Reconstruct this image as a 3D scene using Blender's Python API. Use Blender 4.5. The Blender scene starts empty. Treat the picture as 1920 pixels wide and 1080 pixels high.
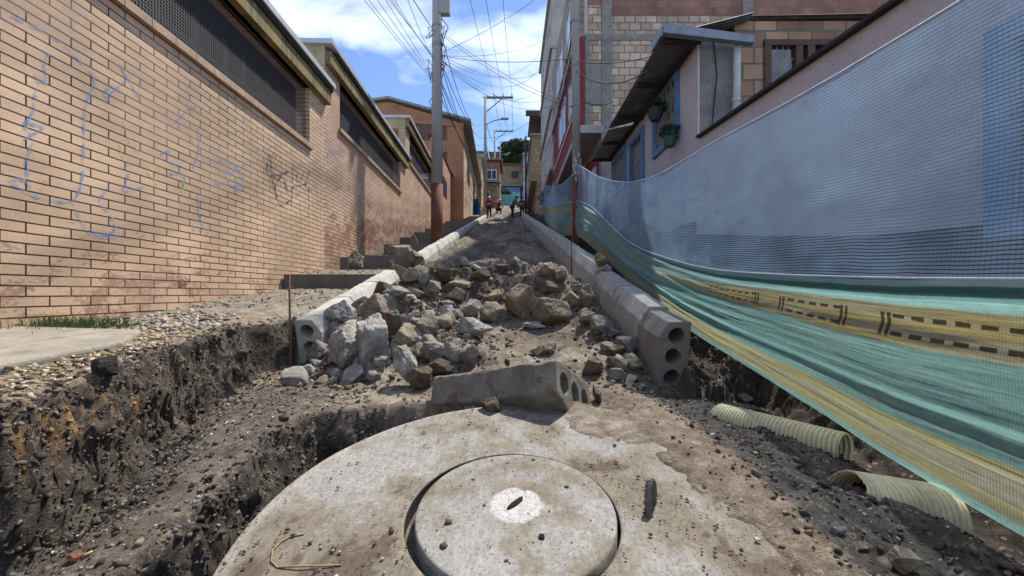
import bpy, bmesh, math, random
import numpy as np
from mathutils import Vector, Matrix, Quaternion
R = math.radians
random.seed(7)
sc = bpy.context.scene
col = sc.collection
# ---------------------------------------------------------------- camera
F = 720.0                                   # focal length in photo pixels (1920 wide)
cd = bpy.data.cameras.new('camera'); cam = bpy.data.objects.new('camera', cd); col.objects.link(cam)
cd.sensor_width = 36; cd.lens = 36 * F / 1920; cd.clip_start = .05; cd.clip_end = 3000
cd.shift_y = 10 / 1920.0
cam.location = (0, 0, 0); cam.rotation_euler = (R(90), 0, 0)
sc.camera = cam
# ---------------------------------------------------------------- sky and sun
SUN_EL, SUN_AZ = 59.0, 33.0
w = bpy.data.worlds.new("World"); sc.world = w; w.use_nodes = True
nt = w.node_tree; nt.nodes.clear()
out = nt.nodes.new('ShaderNodeOutputWorld'); bg = nt.nodes.new('ShaderNodeBackground')
sky = nt.nodes.new('ShaderNodeTexSky'); sky.sky_type = 'NISHITA'; sky.sun_disc = False
sky.sun_elevation = R(SUN_EL); sky.sun_rotation = R(SUN_AZ); sky.altitude = 2600; sky.dust_density = .6; sky.air_density = 1.0
tc = nt.nodes.new('ShaderNodeTexCoord')
mp = nt.nodes.new('ShaderNodeMapping'); mp.inputs['Scale'].default_value = (1.0, 1.0, 2.2); mp.inputs['Location'].default_value = (1.3, .4, .1)
n1 = nt.nodes.new('ShaderNodeTexNoise'); n1.inputs['Scale'].default_value = 2.3; n1.inputs['Detail'].default_value = 9; n1.inputs['Roughness'].default_value = .55
n1.inputs['Distortion'].default_value = .35
cr = nt.nodes.new('ShaderNodeValToRGB'); cr.color_ramp.elements[0].position = .47; cr.color_ramp.elements[1].position = .78
cr.color_ramp.elements[0].color = (0, 0, 0, 1); cr.color_ramp.elements[1].color = (1, 1, 1, 1)
mx = nt.nodes.new('ShaderNodeMix'); mx.data_type = 'RGBA'
mx.inputs['B'].default_value = (8.3, 8.7, 9.4, 1)
nt.links.new(tc.outputs['Generated'], mp.inputs['Vector']); nt.links.new(mp.outputs[0], n1.inputs['Vector'])
nt.links.new(n1.outputs[0], cr.inputs[0]); nt.links.new(cr.outputs[0], mx.inputs['Factor'])
tint = nt.nodes.new('ShaderNodeMix'); tint.data_type = 'RGBA'; tint.blend_type = 'MULTIPLY'; tint.inputs['Factor'].default_value = 1
tint.inputs['B'].default_value = (.90, .95, 1.06, 1)
nt.links.new(sky.outputs[0], tint.inputs['A'])
nt.links.new(tint.outputs['Result'], mx.inputs['A']); nt.links.new(mx.outputs['Result'], bg.inputs[0])
bg.inputs[1].default_value = .14
nt.links.new(bg.outputs[0], out.inputs[0])
sd = bpy.data.lights.new('sun', 'SUN'); sun = bpy.data.objects.new('sun', sd); col.objects.link(sun)
sd.energy = 4.0; sd.angle = R(1.3); sd.color = (1, .95, .87)
sv = Vector((math.sin(R(SUN_AZ)) * math.cos(R(SUN_EL)), math.cos(R(SUN_AZ)) * math.cos(R(SUN_EL)), math.sin(R(SUN_EL))))
sun.rotation_euler = sv.to_track_quat('Z', 'Y').to_euler(); sun.location = sv * 60
sc.view_settings.view_transform = 'Standard'; sc.view_settings.look = 'None'; sc.view_settings.exposure = .80; sc.view_settings.gamma = 1
sc.cycles.max_bounces = 8; sc.cycles.transparent_max_bounces = 12
# ---------------------------------------------------------------- numpy noise
def _h(ix, iy, iz, seed):
    n = (ix * 374761393 + iy * 668265263 + iz * 1274126177 + seed * 974711) & 0xffffffff
    n = ((n ^ (n >> 13)) * 1274126177) & 0xffffffff
    n = n ^ (n >> 16)
    return (n & 0xffff) / 65535.0
def vn(x, y, z=0., seed=0):
    x = np.asarray(x, float); y = np.asarray(y, float); z = np.asarray(z, float) + 0 * x
    xi = np.floor(x).astype(np.int64); yi = np.floor(y).astype(np.int64); zi = np.floor(z).astype(np.int64)
    xf = x - xi; yf = y - yi; zf = z - zi
    u = xf * xf * (3 - 2 * xf); v = yf * yf * (3 - 2 * yf); q = zf * zf * (3 - 2 * zf)
    r = 0
    for a in (0, 1):
        for b in (0, 1):
            for c in (0, 1):
                r = r + _h(xi + a, yi + b, zi + c, seed) * (u if a else 1 - u) * (v if b else 1 - v) * (q if c else 1 - q)
    return r * 2 - 1
def fbm(x, y, z=0., oct=4, seed=0, gain=.5):
    a = 1.; s = 0.; f = 1.; t = 0.
    for i in range(oct):
        s = s + a * vn(np.asarray(x) * f, np.asarray(y) * f, np.asarray(z) * f, seed + i * 17); t += a; a *= gain; f *= 2.03
    return s / t
def sst(a, b, x):
    t = np.clip((x - a) / (b - a), 0, 1); return t * t * (3 - 2 * t)
# ---------------------------------------------------------------- object helpers
def tag(o, label=None, cat=None, group=None, kind=None):
    if label: o['label'] = label
    if cat: o['category'] = cat
    if group: o['group'] = group
    if kind: o['kind'] = kind
    return o
def empty(name, loc=(0, 0, 0), rz=0, label=None, cat=None, group=None):
    o = bpy.data.objects.new(name, None); col.objects.link(o); o.location = loc; o.rotation_euler = (0, 0, rz)
    o.empty_display_size = .2
    return tag(o, label, cat, group)
def link(name, me, mat=None, parent=None):
    o = bpy.data.objects.new(name, me); col.objects.link(o)
    if mat is not None:
        for m in (mat if isinstance(mat, (list, tuple)) else [mat]): me.materials.append(m)
    if parent is not None: o.parent = parent
    return o
class MB:
    def __init__(s): s.v = []; s.f = []; s.m = []; s.mi = 0
    def add(s, v, f):
        b = len(s.v); s.v += [tuple(p) for p in v]; s.f += [tuple(i + b for i in q) for q in f]; s.m += [s.mi] * len(f); return s
    def box(s, x0, x1, y0, y1, z0, z1):
        x0, x1 = sorted((x0, x1)); y0, y1 = sorted((y0, y1)); z0, z1 = sorted((z0, z1))
        return s.add([(x0, y0, z0), (x1, y0, z0), (x1, y1, z0), (x0, y1, z0), (x0, y0, z1), (x1, y0, z1), (x1, y1, z1), (x0, y1, z1)],
                     [(0, 3, 2, 1), (4, 5, 6, 7), (0, 1, 5, 4), (1, 2, 6, 5), (2, 3, 7, 6), (3, 0, 4, 7)])
    def quadbox(s, pts, d):            # four points of a face (counter-clockwise) extruded by vector d
        p = [Vector(q) for q in pts]; d = Vector(d); n = len(p)
        return s.add(p + [q + d for q in p], [tuple(range(n - 1, -1, -1)), tuple(range(n, 2 * n))] + [(i, (i + 1) % n, (i + 1) % n + n, i + n) for i in range(n)])
    def tube(s, pts, r, n=8, caps=True):
        P = [Vector(p) for p in pts]; rs = r if isinstance(r, (list, tuple)) else [r] * len(P)
        b = []; up = None
        for i, p in enumerate(P):
            t = (P[min(i + 1, len(P) - 1)] - P[max(i - 1, 0)]).normalized()
            if up is None: up = Vector((0, 0, 1)) if abs(t.z) < .9 else Vector((1, 0, 0))
            a = t.cross(up).normalized(); c = a.cross(t); up = c
            b += [p + (a * math.cos(2 * math.pi * k / n) + c * math.sin(2 * math.pi * k / n)) * rs[i] for k in range(n)]
        f = []
        for i in range(len(P) - 1):
            for k in range(n): f.append((i * n + k, i * n + (k + 1) % n, (i + 1) * n + (k + 1) % n, (i + 1) * n + k))
        if caps: f += [tuple(range(n - 1, -1, -1)), tuple(range((len(P) - 1) * n, len(P) * n))]
        return s.add(b, f)
    def build(s, name, mat, parent=None, smooth=False):
        me = bpy.data.meshes.new(name); me.from_pydata(s.v, [], s.f); me.update()
        o = link(name, me, mat, parent)
        if len(me.materials) > 1: me.polygons.foreach_set('material_index', s.m)
        bm = bmesh.new(); bm.from_mesh(me); bmesh.ops.recalc_face_normals(bm, faces=bm.faces); bm.to_mesh(me); bm.free()
        if smooth: me.polygons.foreach_set('use_smooth', [True] * len(me.polygons))
        return o
def npmesh(name, V, Fq, mat, parent=None, colr=None, smooth=True, uv=None):
    V = np.asarray(V, np.float32); Fq = np.asarray(Fq, np.int32); k = Fq.shape[1]
    me = bpy.data.meshes.new(name)
    me.vertices.add(len(V)); me.vertices.foreach_set('co', V.ravel())
    me.loops.add(Fq.size); me.loops.foreach_set('vertex_index', Fq.ravel())
    me.polygons.add(len(Fq)); me.polygons.foreach_set('loop_start', np.arange(0, Fq.size, k, dtype=np.int32))
    me.update(calc_edges=True)
    if smooth: me.polygons.foreach_set('use_smooth', np.ones(len(Fq), bool))
    if colr is not None:
        ca = me.color_attributes.new('Col', 'FLOAT_COLOR', 'POINT')
        c4 = np.ones((len(V), 4), np.float32); c4[:, :3] = colr; ca.data.foreach_set('color', c4.ravel())
    if uv is not None:
        ul = me.uv_layers.new(name='UVMap'); ul.data.foreach_set('uv', np.asarray(uv, np.float32)[Fq.ravel()].ravel())
    me.validate()
    return link(name, me, mat, parent)
def copy_tree(o, parent=None):
    c = o.copy(); col.objects.link(c)
    if parent is not None: c.parent = parent
    for ch in list(o.children): copy_tree(ch, c)
    return c
# ---------------------------------------------------------------- materials
class NT:
    def __init__(s, m):
        s.t = m.node_tree; s.t.nodes.clear()
    def n(s, typ, **kw):
        nd = s.t.nodes.new(typ)
        for k, v in kw.items():
            if k in ('inp',):
                for a, b in v.items():
                    if hasattr(b, 'is_linked') or isinstance(b, bpy.types.NodeSocket): s.t.links.new(b, nd.inputs[a])
                    else: nd.inputs[a].default_value = b
            else: setattr(nd, k, v)
        return nd
    def math(s, op, a, b=None, c=None):
        nd = s.t.nodes.new('ShaderNodeMath'); nd.operation = op
        for i, x in enumerate((a, b, c)):
            if x is None: continue
            if isinstance(x, bpy.types.NodeSocket): s.t.links.new(x, nd.inputs[i])
            else: nd.inputs[i].default_value = x
        return nd.outputs[0]
    def mix(s, fac, a, b, bt='MIX'):
        nd = s.t.nodes.new('ShaderNodeMix'); nd.data_type = 'RGBA'; nd.blend_type = bt
        for k, x in (('Factor', fac), ('A', a), ('B', b)):
            if isinstance(x, bpy.types.NodeSocket): s.t.links.new(x, nd.inputs[k])
            else: nd.inputs[k].default_value = x if k == 'Factor' else (*x[:3], 1)
        return nd.outputs['Result']
    def noise(s, vec, scale, detail=5, rough=.6, dist=0.):
        nd = s.t.nodes.new('ShaderNodeTexNoise'); s.t.links.new(vec, nd.inputs['Vector'])
        nd.inputs['Scale'].default_value = scale; nd.inputs['Detail'].default_value = detail; nd.inputs['Roughness'].default_value = rough; nd.inputs['Distortion'].default_value = dist
        return nd.outputs[0]
    def ramp(s, x, p0, p1, c0=(0, 0, 0), c1=(1, 1, 1)):
        nd = s.t.nodes.new('ShaderNodeValToRGB'); s.t.links.new(x, nd.inputs[0])
        e = nd.color_ramp.elements; e[0].position = p0; e[1].position = p1; e[0].color = (*c0, 1); e[1].color = (*c1, 1)
        return nd.outputs[0]
def newmat(name):
    m = bpy.data.materials.new(name); m.use_nodes = True; return m, NT(m)
def finish(N, colr, rough=.9, height=None, bump=.4, dist=.01, spec=.3, metal=0., alpha=None):
    b = N.n('ShaderNodeBsdfPrincipled'); o = N.n('ShaderNodeOutputMaterial')
    for k, x in (('Base Color', colr), ('Roughness', rough), ('Metallic', metal), ('Specular IOR Level', spec)):
        if isinstance(x, bpy.types.NodeSocket): N.t.links.new(x, b.inputs[k])
        else: b.inputs[k].default_value = (*x[:3], 1) if k == 'Base Color' else x
    if height is not None:
        bp = N.n('ShaderNodeBump'); bp.inputs['Strength'].default_value = bump; bp.inputs['Distance'].default_value = dist
        N.t.links.new(height, bp.inputs['Height']); N.t.links.new(bp.outputs[0], b.inputs['Normal'])
    if alpha is not None: N.t.links.new(alpha, b.inputs['Alpha'])
    N.t.links.new(b.outputs[0], o.inputs[0]); return b
_mc = {}
def M(name, c, rough=.85, var=.35, scale=3., bump=.3, bscale=60., dist=.006, metal=0., spec=.3, stain=None, attr=False, streak=False):
    """surface colour c, blotched by two noises and (stain) patches of another colour"""
    if name in _mc: return _mc[name]
    m, N = newmat(name)
    tcn = N.n('ShaderNodeTexCoord'); v = tcn.outputs['Object']
    if streak:
        mpn = N.n('ShaderNodeMapping'); mpn.inputs['Scale'].default_value = (1, 1, .15); N.t.links.new(v, mpn.inputs[0]); vv = mpn.outputs[0]
    else: vv = v
    base = c
    if attr:
        a = N.n('ShaderNodeAttribute'); a.attribute_name = 'Col'; base = a.outputs['Color']
    k = N.noise(vv, scale, 6, .65)
    kk = N.ramp(k, .3, .72, (1 - var,) * 3, (1 + var * .55,) * 3)
    cc = N.mix(1., base, kk, 'MULTIPLY')
    fine = N.noise(v, bscale, 4, .7)
    cc = N.mix(.5, cc, N.ramp(fine, .3, .7, (.6,) * 3, (1.25,) * 3), 'MULTIPLY')
    if stain:
        sm = N.ramp(N.noise(vv, scale * 1.7 + .5, 8, .7, .3), stain[1], stain[1] + .09)
        cc = N.mix(sm, cc, stain[0])
    finish(N, cc, rough, fine, bump, dist, spec, metal); _mc[name] = m; return m
def brickmat(name, axis, bw, bh, mort, c1, c2, cm, bump=.8, stain=None, stainp=.6, grime=None, off=.5, var=.3, peel=None, shift=(0, 0)):
    """bricks laid along world/object axis 'x' or 'y', courses up z"""
    m, N = newmat(name)
    tcn = N.n('ShaderNodeTexCoord'); v = tcn.outputs['Object']
    sp = N.n('ShaderNodeSeparateXYZ'); N.t.links.new(v, sp.inputs[0])
    cb = N.n('ShaderNodeCombineXYZ')
    wob = N.math('MULTIPLY', N.math('SUBTRACT', N.noise(v, 2.5, 2), .5), mort * 1.2)
    N.t.links.new(N.math('ADD', N.math('ADD', sp.outputs[0 if axis == 'x' else 1], shift[0]), wob), cb.inputs[0]); N.t.links.new(N.math('ADD', N.math('ADD', sp.outputs[2], shift[1]), wob), cb.inputs[1])
    b = N.n('ShaderNodeTexBrick'); N.t.links.new(cb.outputs[0], b.inputs['Vector']); b.offset = off
    b.inputs['Scale'].default_value = 1; b.inputs['Brick Width'].default_value = bw; b.inputs['Row Height'].default_value = bh
    b.inputs['Mortar Size'].default_value = mort; b.inputs['Mortar Smooth'].default_value = .15; b.inputs['Bias'].default_value = 0
    b.inputs['Color1'].default_value = (*c1, 1); b.inputs['Color2'].default_value = (*c2, 1); b.inputs['Mortar'].default_value = (*cm, 1)
    cc = b.outputs['Color']
    k = N.ramp(N.noise(v, 1.3, 6, .6), .3, .7, (1 - var,) * 3, (1 + var * .5,) * 3)
    cc = N.mix(1., cc, k, 'MULTIPLY')
    fine = N.noise(v, 70, 4, .7)
    cc = N.mix(.4, cc, N.ramp(fine, .3, .7, (.65,) * 3, (1.2,) * 3), 'MULTIPLY')
    notm = N.math('SUBTRACT', 1., b.outputs['Fac'])
    if stain:
        mpn = N.n('ShaderNodeMapping'); mpn.inputs['Scale'].default_value = (1, 1, 1.8); N.t.links.new(v, mpn.inputs[0])
        sm = N.ramp(N.noise(mpn.outputs[0], 2.2, 10, .72, .2), stainp, stainp + .05)
        if peel:      # peeled paint low on the wall: height limit along the street, rising with it
            lim = N.math('SUBTRACT', N.math('ADD', N.math('MULTIPLY', sp.outputs[1], peel[0]), peel[1]), sp.outputs[2])
            g = N.n('ShaderNodeMapRange'); g.inputs[1].default_value = -.35; g.inputs[2].default_value = .55; N.t.links.new(lim, g.inputs[0])
            nz = N.math('ADD', N.math('MULTIPLY', N.noise(mpn.outputs[0], 3.2, 4, .6, .2), .5), N.math('MULTIPLY', N.noise(mpn.outputs[0], 26, 8, .75, .2), .5))
            sm = N.ramp(N.math('ADD', nz, N.math('MULTIPLY', g.outputs[0], .13)), stainp - .02, stainp + .01)
        cc = N.mix(N.math('MULTIPLY', N.math('MULTIPLY', sm, notm), .8), cc, stain)
    if grime:
        gm = N.ramp(N.noise(v, .9, 8, .7, .4), .5, .66)
        cc = N.mix(N.math('MULTIPLY', gm, .55), cc, grime)
    h = N.math('ADD', N.math('MULTIPLY', notm, 1.), N.math('MULTIPLY', fine, .18))
    finish(N, cc, .9, h, bump, .012, .2)
    return m
# ================================================================ GROUND
RY = [-60, 0, .3, 1.0, 1.9, 2.25, 2.6, 3.2, 8, 30, 50, 56, 140, 1500]
RZ = [-.9, -.76, -.727, -.655, -.562, -.59, -.61, -.47, .68, 5.9, 11.4, 12.3, 50, 64]
def road_z(Y): return np.interp(Y, RY, RZ)
LWX = lambda Y: -3.08 - .0278 * Y               # face of the brick wall on the left
STEP0, STEPD, STEPH = 5.5, 1.9, .45
def left_z(Y):
    base = np.interp(Y, [-60, 0, 2.4, 3.3, 5.45], [-.6, -.46, -.25, -.17, .07])
    k = np.floor((Y - STEP0) / STEPD); fr = (Y - STEP0) / STEPD - k
    st = .245 + k * STEPH + fr * .24
    return np.where(Y < STEP0 + .04, base, np.where(Y > 36, road_z(Y) + .25, st))
def right_z(Y): return np.interp(Y, [-60, 0, 2, 5.5, 8, 12, 30, 50, 56, 140, 1500], [-.9, -.55, -.3, .5, 1.22, 2.1, 6.2, 11.6, 12.5, 47, 60])
KLX = lambda Y: -1.82 - .0125 * (Y - 3.2)       # outer top edge of the left kerb
KRX = lambda Y: 1.22 - .0125 * (Y - 2.6)        # outer edge of the right kerb
def polysd(X, Y, P):
    d = np.full(X.shape, 1e9); inside = np.zeros(X.shape, bool); n = len(P)
    for i in range(n):
        ax, ay = P[i]; bx, by = P[(i + 1) % n]; ex, ey = bx - ax, by - ay
        t = np.clip(((X - ax) * ex + (Y - ay) * ey) / (ex * ex + ey * ey), 0, 1)
        d = np.minimum(d, np.hypot(X - ax - t * ex, Y - ay - t * ey))
        c = ((ay > Y) != (by > Y)); xi = ax + (Y - ay) / ((by - ay) if by != ay else 1e-9) * ex
        inside ^= c & (X < xi)
    return np.where(inside, d, -d)
SLC = (.05, 1.12); SLR = .79
def slab_z(Y): return -.757 + .111 * Y
HOLE = [(-.93, -.6), (-.96, 1.0), (-.98, 1.3), (-1.03, 1.6), (-.98, 1.87), (-.66, 2.07), (-.30, 2.02), (-.16, 1.9), (0, 1.5), (0, -.6)]
def height(X, Y):
    n1 = fbm(X * 2.1, Y * 2.1, oct=4, seed=3); n2 = fbm(X * 9, Y * 9, oct=4, seed=11); n3 = fbm(X * 34, Y * 34, oct=3, seed=23)
    road = road_z(Y) + .02 * n1 + .012 * n2 - .10 * np.exp(-((X - 1.05) / .25) ** 2 - ((Y - 2.5) / .3) ** 2)
    # rubble heap on the roadway
    def g(cx, cy, sx, sy, h): return h * np.exp(-((X - cx) / sx) ** 2 - ((Y - cy) / sy) ** 2)
    pile = g(-.98, 3.30, .50, .52, .34) - .16 * np.exp(-((X + 1.62) / .22) ** 2 - ((Y - 2.98) / .25) ** 2) + g(-1.25, 4.5, .40, .8, .20) + g(-.35, 4.75, .8, .5, .36) + g(.45, 4.7, .55, .5, .30) + g(.78, 3.6, .28, .6, .12) + g(-.35, 2.75, .35, .35, .12) + g(-1.3, 6.2, .35, .7, .22)
    road = road + pile * (1 + .35 * n2 + .25 * n1) + np.clip(pile * 4, 0, 1) * (.035 * n2 + .02 * n3)
    # wheel-worn ridges going up the street
    road = road + sst(5.6, 7, Y) * (.09 * fbm(X * 3.2, Y * .8, oct=5, seed=41) + .035 * n2 + .05 * np.exp(-((np.abs(X + .45) - 1.0) / .16) ** 2) * (1 + n1))
    Z = road
    # left pavement
    L = left_z(Y) + .025 * n1 + .015 * n2 - .07 * sst(-2.35, -1.95, X) * sst(2.6, 3.2, Y) * sst(5.3, 4.6, Y)
    lk = KLX(Y) + .08
    wl = sst(lk + .02, lk - .02, X)
    Zfar = Z * (1 - wl) + L * wl
    # trench with near-vertical far wall, Y < 3.5
    xe = np.interp(Y, [-60, 0, .3, 1.2, 1.7, 2.4, 3.0, 3.35, 3.6], [-1.45, -1.45, -1.5, -1.6, -1.75, -1.93, -1.95, -1.80, -1.72])
    xe = xe + .05 * fbm(X * 5, Y * 5, oct=4, seed=5) + .025 * n2
    zf = np.interp(Y, [-60, .3, 1.2, 1.8, 2.3, 3.0, 3.4], [-.95, -.95, -.86, -.80, -.70, -.58, -.5])
    xl = xe + np.interp(Y, [0, 1.2, 2, 3, 3.4], [.62, .55, .42, .3, .15])
    s = (X - xe)
    drop = sst(0, .13, s + .03 * n3); rise = sst(.12, 1, (X - xe) / (xl - xe))
    near = L * (1 - drop) + (zf + (road - zf) * rise) * drop
    near = near + drop * (1 - rise) * (.05 * n2 + .03 * n3) + sst(0, .02, s) * (1 - drop) * .05 * n3
    wn = sst(3.45, 3.2, Y)
    Z = near * wn + Zfar * (1 - wn)
    nb_ = sst(-1.98, -1.84, X) * sst(-1.42, -1.5, X) * sst(2.65, 2.85, Y) * sst(3.40, 3.30, Y)
    Z = Z * (1 - nb_) + np.minimum(Z, -.60 + .02 * n2) * nb_
    # hole beside the manhole slab
    dh = polysd(X, Y, HOLE); dh = dh + .035 * n2 + .02 * n3
    floor = np.interp(Y, [-60, 1.2, 1.7, 2.0, 2.1], [-1.08, -1.05, -.92, -.76, -.7]) + .06 * n2 + .03 * n3
    m = sst(0, .13, dh)
    rr = np.hypot(X - SLC[0], Y - SLC[1])
    Z = Z * (1 - m) + np.minimum(floor, Z) * m
    # bed under the slab, soil drawn over its right side
    ins = sst(SLR + .01, SLR - .05, rr)
    edge = .585 + .13 * fbm(X * 3, Y * 3, oct=4, seed=77) + .05 * n3
    far_edge = 1.62 + .22 * fbm(X * 3 + 9, Y * 3, oct=4, seed=79)
    cover = np.maximum(sst(edge - .03, edge + .05, X), sst(far_edge, far_edge + .12, Y + .45 * np.clip(X, 0, 2) - .12 * (X < .1) - .5 * sst(.0, -.3, X)) * sst(.05, .3, X))
    bed = slab_z(Y) - .05 + cover * (.062 + .012 * n2 + .006 * n3)
    left_hide = sst(-.3, -.4, X)
    Z = np.where(rr < SLR, np.where(left_hide > .5, np.minimum(Z, slab_z(Y) - .16), bed), Z)
    out_r = (rr >= SLR) & (X > -.1) & (Y < 2.6)
    Z = np.where(out_r & (rr < SLR + .25), (slab_z(Y) + .012 + .012 * n2 + .006 * n3) * (1 - sst(SLR, SLR + .25, rr)) + Z * sst(SLR, SLR + .25, rr), Z)
    # right side: loose dark soil, dips under the netting; pavement by the houses
    Z = Z - .09 * np.exp(-((X - .5) / .16) ** 2 - ((Y - 2.1) / .2) ** 2) * (rr > SLR)
    rs = sst(.7, 1.1, X) * sst(2.5, 2.2, Y)
    Z = Z + rs * (.03 * n1 + .03 * n2 + .012 * n3)
    kr = KRX(Y) - .06
    wr = sst(kr - .01, kr + .03, X)
    pit = np.where(Y < 2.5, road_z(Y) - .09 * sst(2., 2.4, Y) - .10 * sst(1.15, 1.5, X), right_z(Y) - .42 + .12 * n2)
    side = right_z(Y) + .02 * n1
    wside = sst(1.45, 1.75, X + .08 * n2)
    RZn = pit * (1 - wside) + side * wside
    RZn = np.where((Y > 2.4), RZn + .04 * n3, RZn)
    mound = .42 * np.exp(-((X - 2.1) / .45) ** 2 - ((Y - 6.3) / .8) ** 2)
    Z = Z * (1 - wr) + (RZn + mound) * wr
    # beyond the houses the land just follows the slope
    far = sst(4.5, 8, np.abs(X))
    return Z * (1 - far) + road_z(Y) * far
gx = np.concatenate([[-1500, -500, -200, -90, -50, -30, -18, -11, -7.5, -5.5, -4.4, -3.8], np.arange(-3.45, 2.85, .0115), [3.1, 3.6, 4.4, 5.6, 7.5, 11, 18, 30, 50, 90, 200, 500, 1500]])
gy = np.concatenate([[-60, -20, -8, -3, -1, -.3], np.arange(.0, .7, .025), np.arange(.7, 3.9, .0115), np.arange(3.9, 5.6, .018), np.arange(5.6, 9, .035), np.arange(9, 18, .09), np.arange(18, 38, .3), np.arange(38, 60, 1.), [65, 72, 80, 90, 100, 115, 130, 150, 200, 300, 600, 1500]])
GX, GY = np.meshgrid(gx, gy)
GZ = height(GX, GY)
def hgt(x, y):
    x = np.asarray(x, float); y = np.asarray(y, float)
    i = np.clip(np.searchsorted(gx, x) - 1, 0, len(gx) - 2); j = np.clip(np.searchsorted(gy, y) - 1, 0, len(gy) - 2)
    u = np.clip((x - gx[i]) / (gx[i + 1] - gx[i]), 0, 1); v = np.clip((y - gy[j]) / (gy[j + 1] - gy[j]), 0, 1)
    return (GZ[j, i] * (1 - u) + GZ[j, i + 1] * u) * (1 - v) + (GZ[j + 1, i] * (1 - u) + GZ[j + 1, i + 1] * u) * v
def cast(px, py, y0=.7, y1=60, dz=0.):
    """where the line of sight through a photo pixel meets the ground (or dz above it)"""
    ys = np.geomspace(y0, y1, 6000); X = (px - 960) / F * ys; Z = (550 - py) / F * ys
    k = np.where(Z < hgt(X, ys) + dz)[0]
    if len(k) == 0: return None
    y = ys[k[0]]; return Vector((X[k[0]], y, float(hgt(X[k[0]], y))))
# ground colours by what lies there
def c3(*a): return np.array(a)
def lerp(a, b, t): return a * (1 - t)[..., None] + b * t[..., None]
na = fbm(GX * 3, GY * 3, oct=5, seed=101); nb = fbm(GX * 14, GY * 14, oct=4, seed=103); nc = fbm(GX * 40, GY * 40, oct=2, seed=105)
soil = c3(.066, .055, .046); tan = c3(.26, .228, .182); brown = c3(.165, .132, .102); black = c3(.046, .040, .035); ochre = c3(.30, .17, .06)
C = np.zeros(GX.shape + (3,)) + brown
C = lerp(C, tan * np.ones(3), sst(-.15, .45, na + .3 * nb) * .75)
pilem = np.exp(-((GX + .5) / 1.1) ** 2 - ((GY - 4.3) / .9) ** 2)
C = lerp(C, np.ones(3) * soil * 1.2, np.clip(pilem * 1.3, 0, 1) * sst(-.4, .3, -na + nb * .5))
rdn = fbm(GX * 3.2, GY * .8, oct=5, seed=41)
C = lerp(C, np.ones(3) * soil * 1.35, sst(5, 6.5, GY) * sst(.12, -.2, rdn + .3 * nb) * .85)
C = lerp(C, np.ones(3) * tan * .8, sst(7, 10, GY) * sst(.1, .4, rdn + .3 * nb) * .7)
wleft = sst(-1.7, -1.9, GX) * (GY > 3.2)
C = lerp(C, np.ones(3) * tan * .85, wleft * .6)
wl2 = sst(-1.5, -1.62, GX) * (GY <= 3.25)
C = lerp(C, np.ones(3) * c3(.22, .17, .12), wl2 * .8)
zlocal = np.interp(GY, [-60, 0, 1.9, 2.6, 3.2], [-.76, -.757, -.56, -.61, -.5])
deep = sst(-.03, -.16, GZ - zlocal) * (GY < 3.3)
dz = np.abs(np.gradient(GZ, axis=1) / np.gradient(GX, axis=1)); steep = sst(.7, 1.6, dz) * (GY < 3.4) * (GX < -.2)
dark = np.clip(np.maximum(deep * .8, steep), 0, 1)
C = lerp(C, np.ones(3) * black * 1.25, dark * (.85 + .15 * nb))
led = sst(-1.75, -1.4, GX) * sst(-.85, -1.1, GX) * (GY < 2.9) * (1 - steep)
C = lerp(C, np.ones(3) * soil * 1.5, led * .85)
oc = steep * sst(-.38, -.44, GZ) * sst(-.56, -.5, GZ) * sst(2.0, 1.6, GY) * sst(-.2, .1, nb + na)
C = lerp(C, np.ones(3) * ochre, oc * .75 * sst(-.1, .25, nc + .5 * nb))
rgt = sst(.72, .95, GX + .12 * na) * sst(2.5, 2.25, GY)
C = lerp(C, np.ones(3) * soil * 1.1, rgt * (.8 + .2 * nb))
rp = sst(1.13, 1.22, GX + .03 * nb)
C = lerp(C, np.ones(3) * soil * .65, rp * .92 * sst(1.95, 1.7, GX))
C *= (1 + .35 * nb + .25 * nc)[..., None]
C = np.clip(C, .012, .6)
GX0, GY0, GZ0 = GX, GY, GZ
m, N = newmat('ground_soil')
at = N.n('ShaderNodeAttribute'); at.attribute_name = 'Col'; v = N.n('ShaderNodeTexCoord').outputs['Object']
vo = N.n('ShaderNodeTexVoronoi'); vo.inputs['Scale'].default_value = 85; N.t.links.new(v, vo.inputs['Vector'])
f1 = N.noise(v, 130, 6, .75); f2 = N.noise(v, 22, 6, .7)
cc = N.mix(1., at.outputs['Color'], N.ramp(f1, .3, .72, (.45,) * 3, (1.6,) * 3), 'MULTIPLY')
cc = N.mix(1., cc, N.ramp(f2, .3, .7, (.7,) * 3, (1.3,) * 3), 'MULTIPLY')
peb = N.math('MULTIPLY', N.ramp(vo.outputs['Distance'], .34, .2), N.ramp(N.noise(v, 9, 4), .5, .6))
sep = N.n('ShaderNodeSeparateColor'); N.t.links.new(vo.outputs['Color'], sep.inputs[0])
peb = N.math('MULTIPLY', peb, N.ramp(sep.outputs[0], .74, .78))
cc = N.mix(N.math('MULTIPLY', peb, .75), cc, (.30, .25, .18))
hh = N.math('ADD', N.math('ADD', N.math('MULTIPLY', f1, .4), f2), N.math('MULTIPLY', peb, .5))
finish(N, cc, .93, hh, .9, .018, .15)
mat_ground = m
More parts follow.
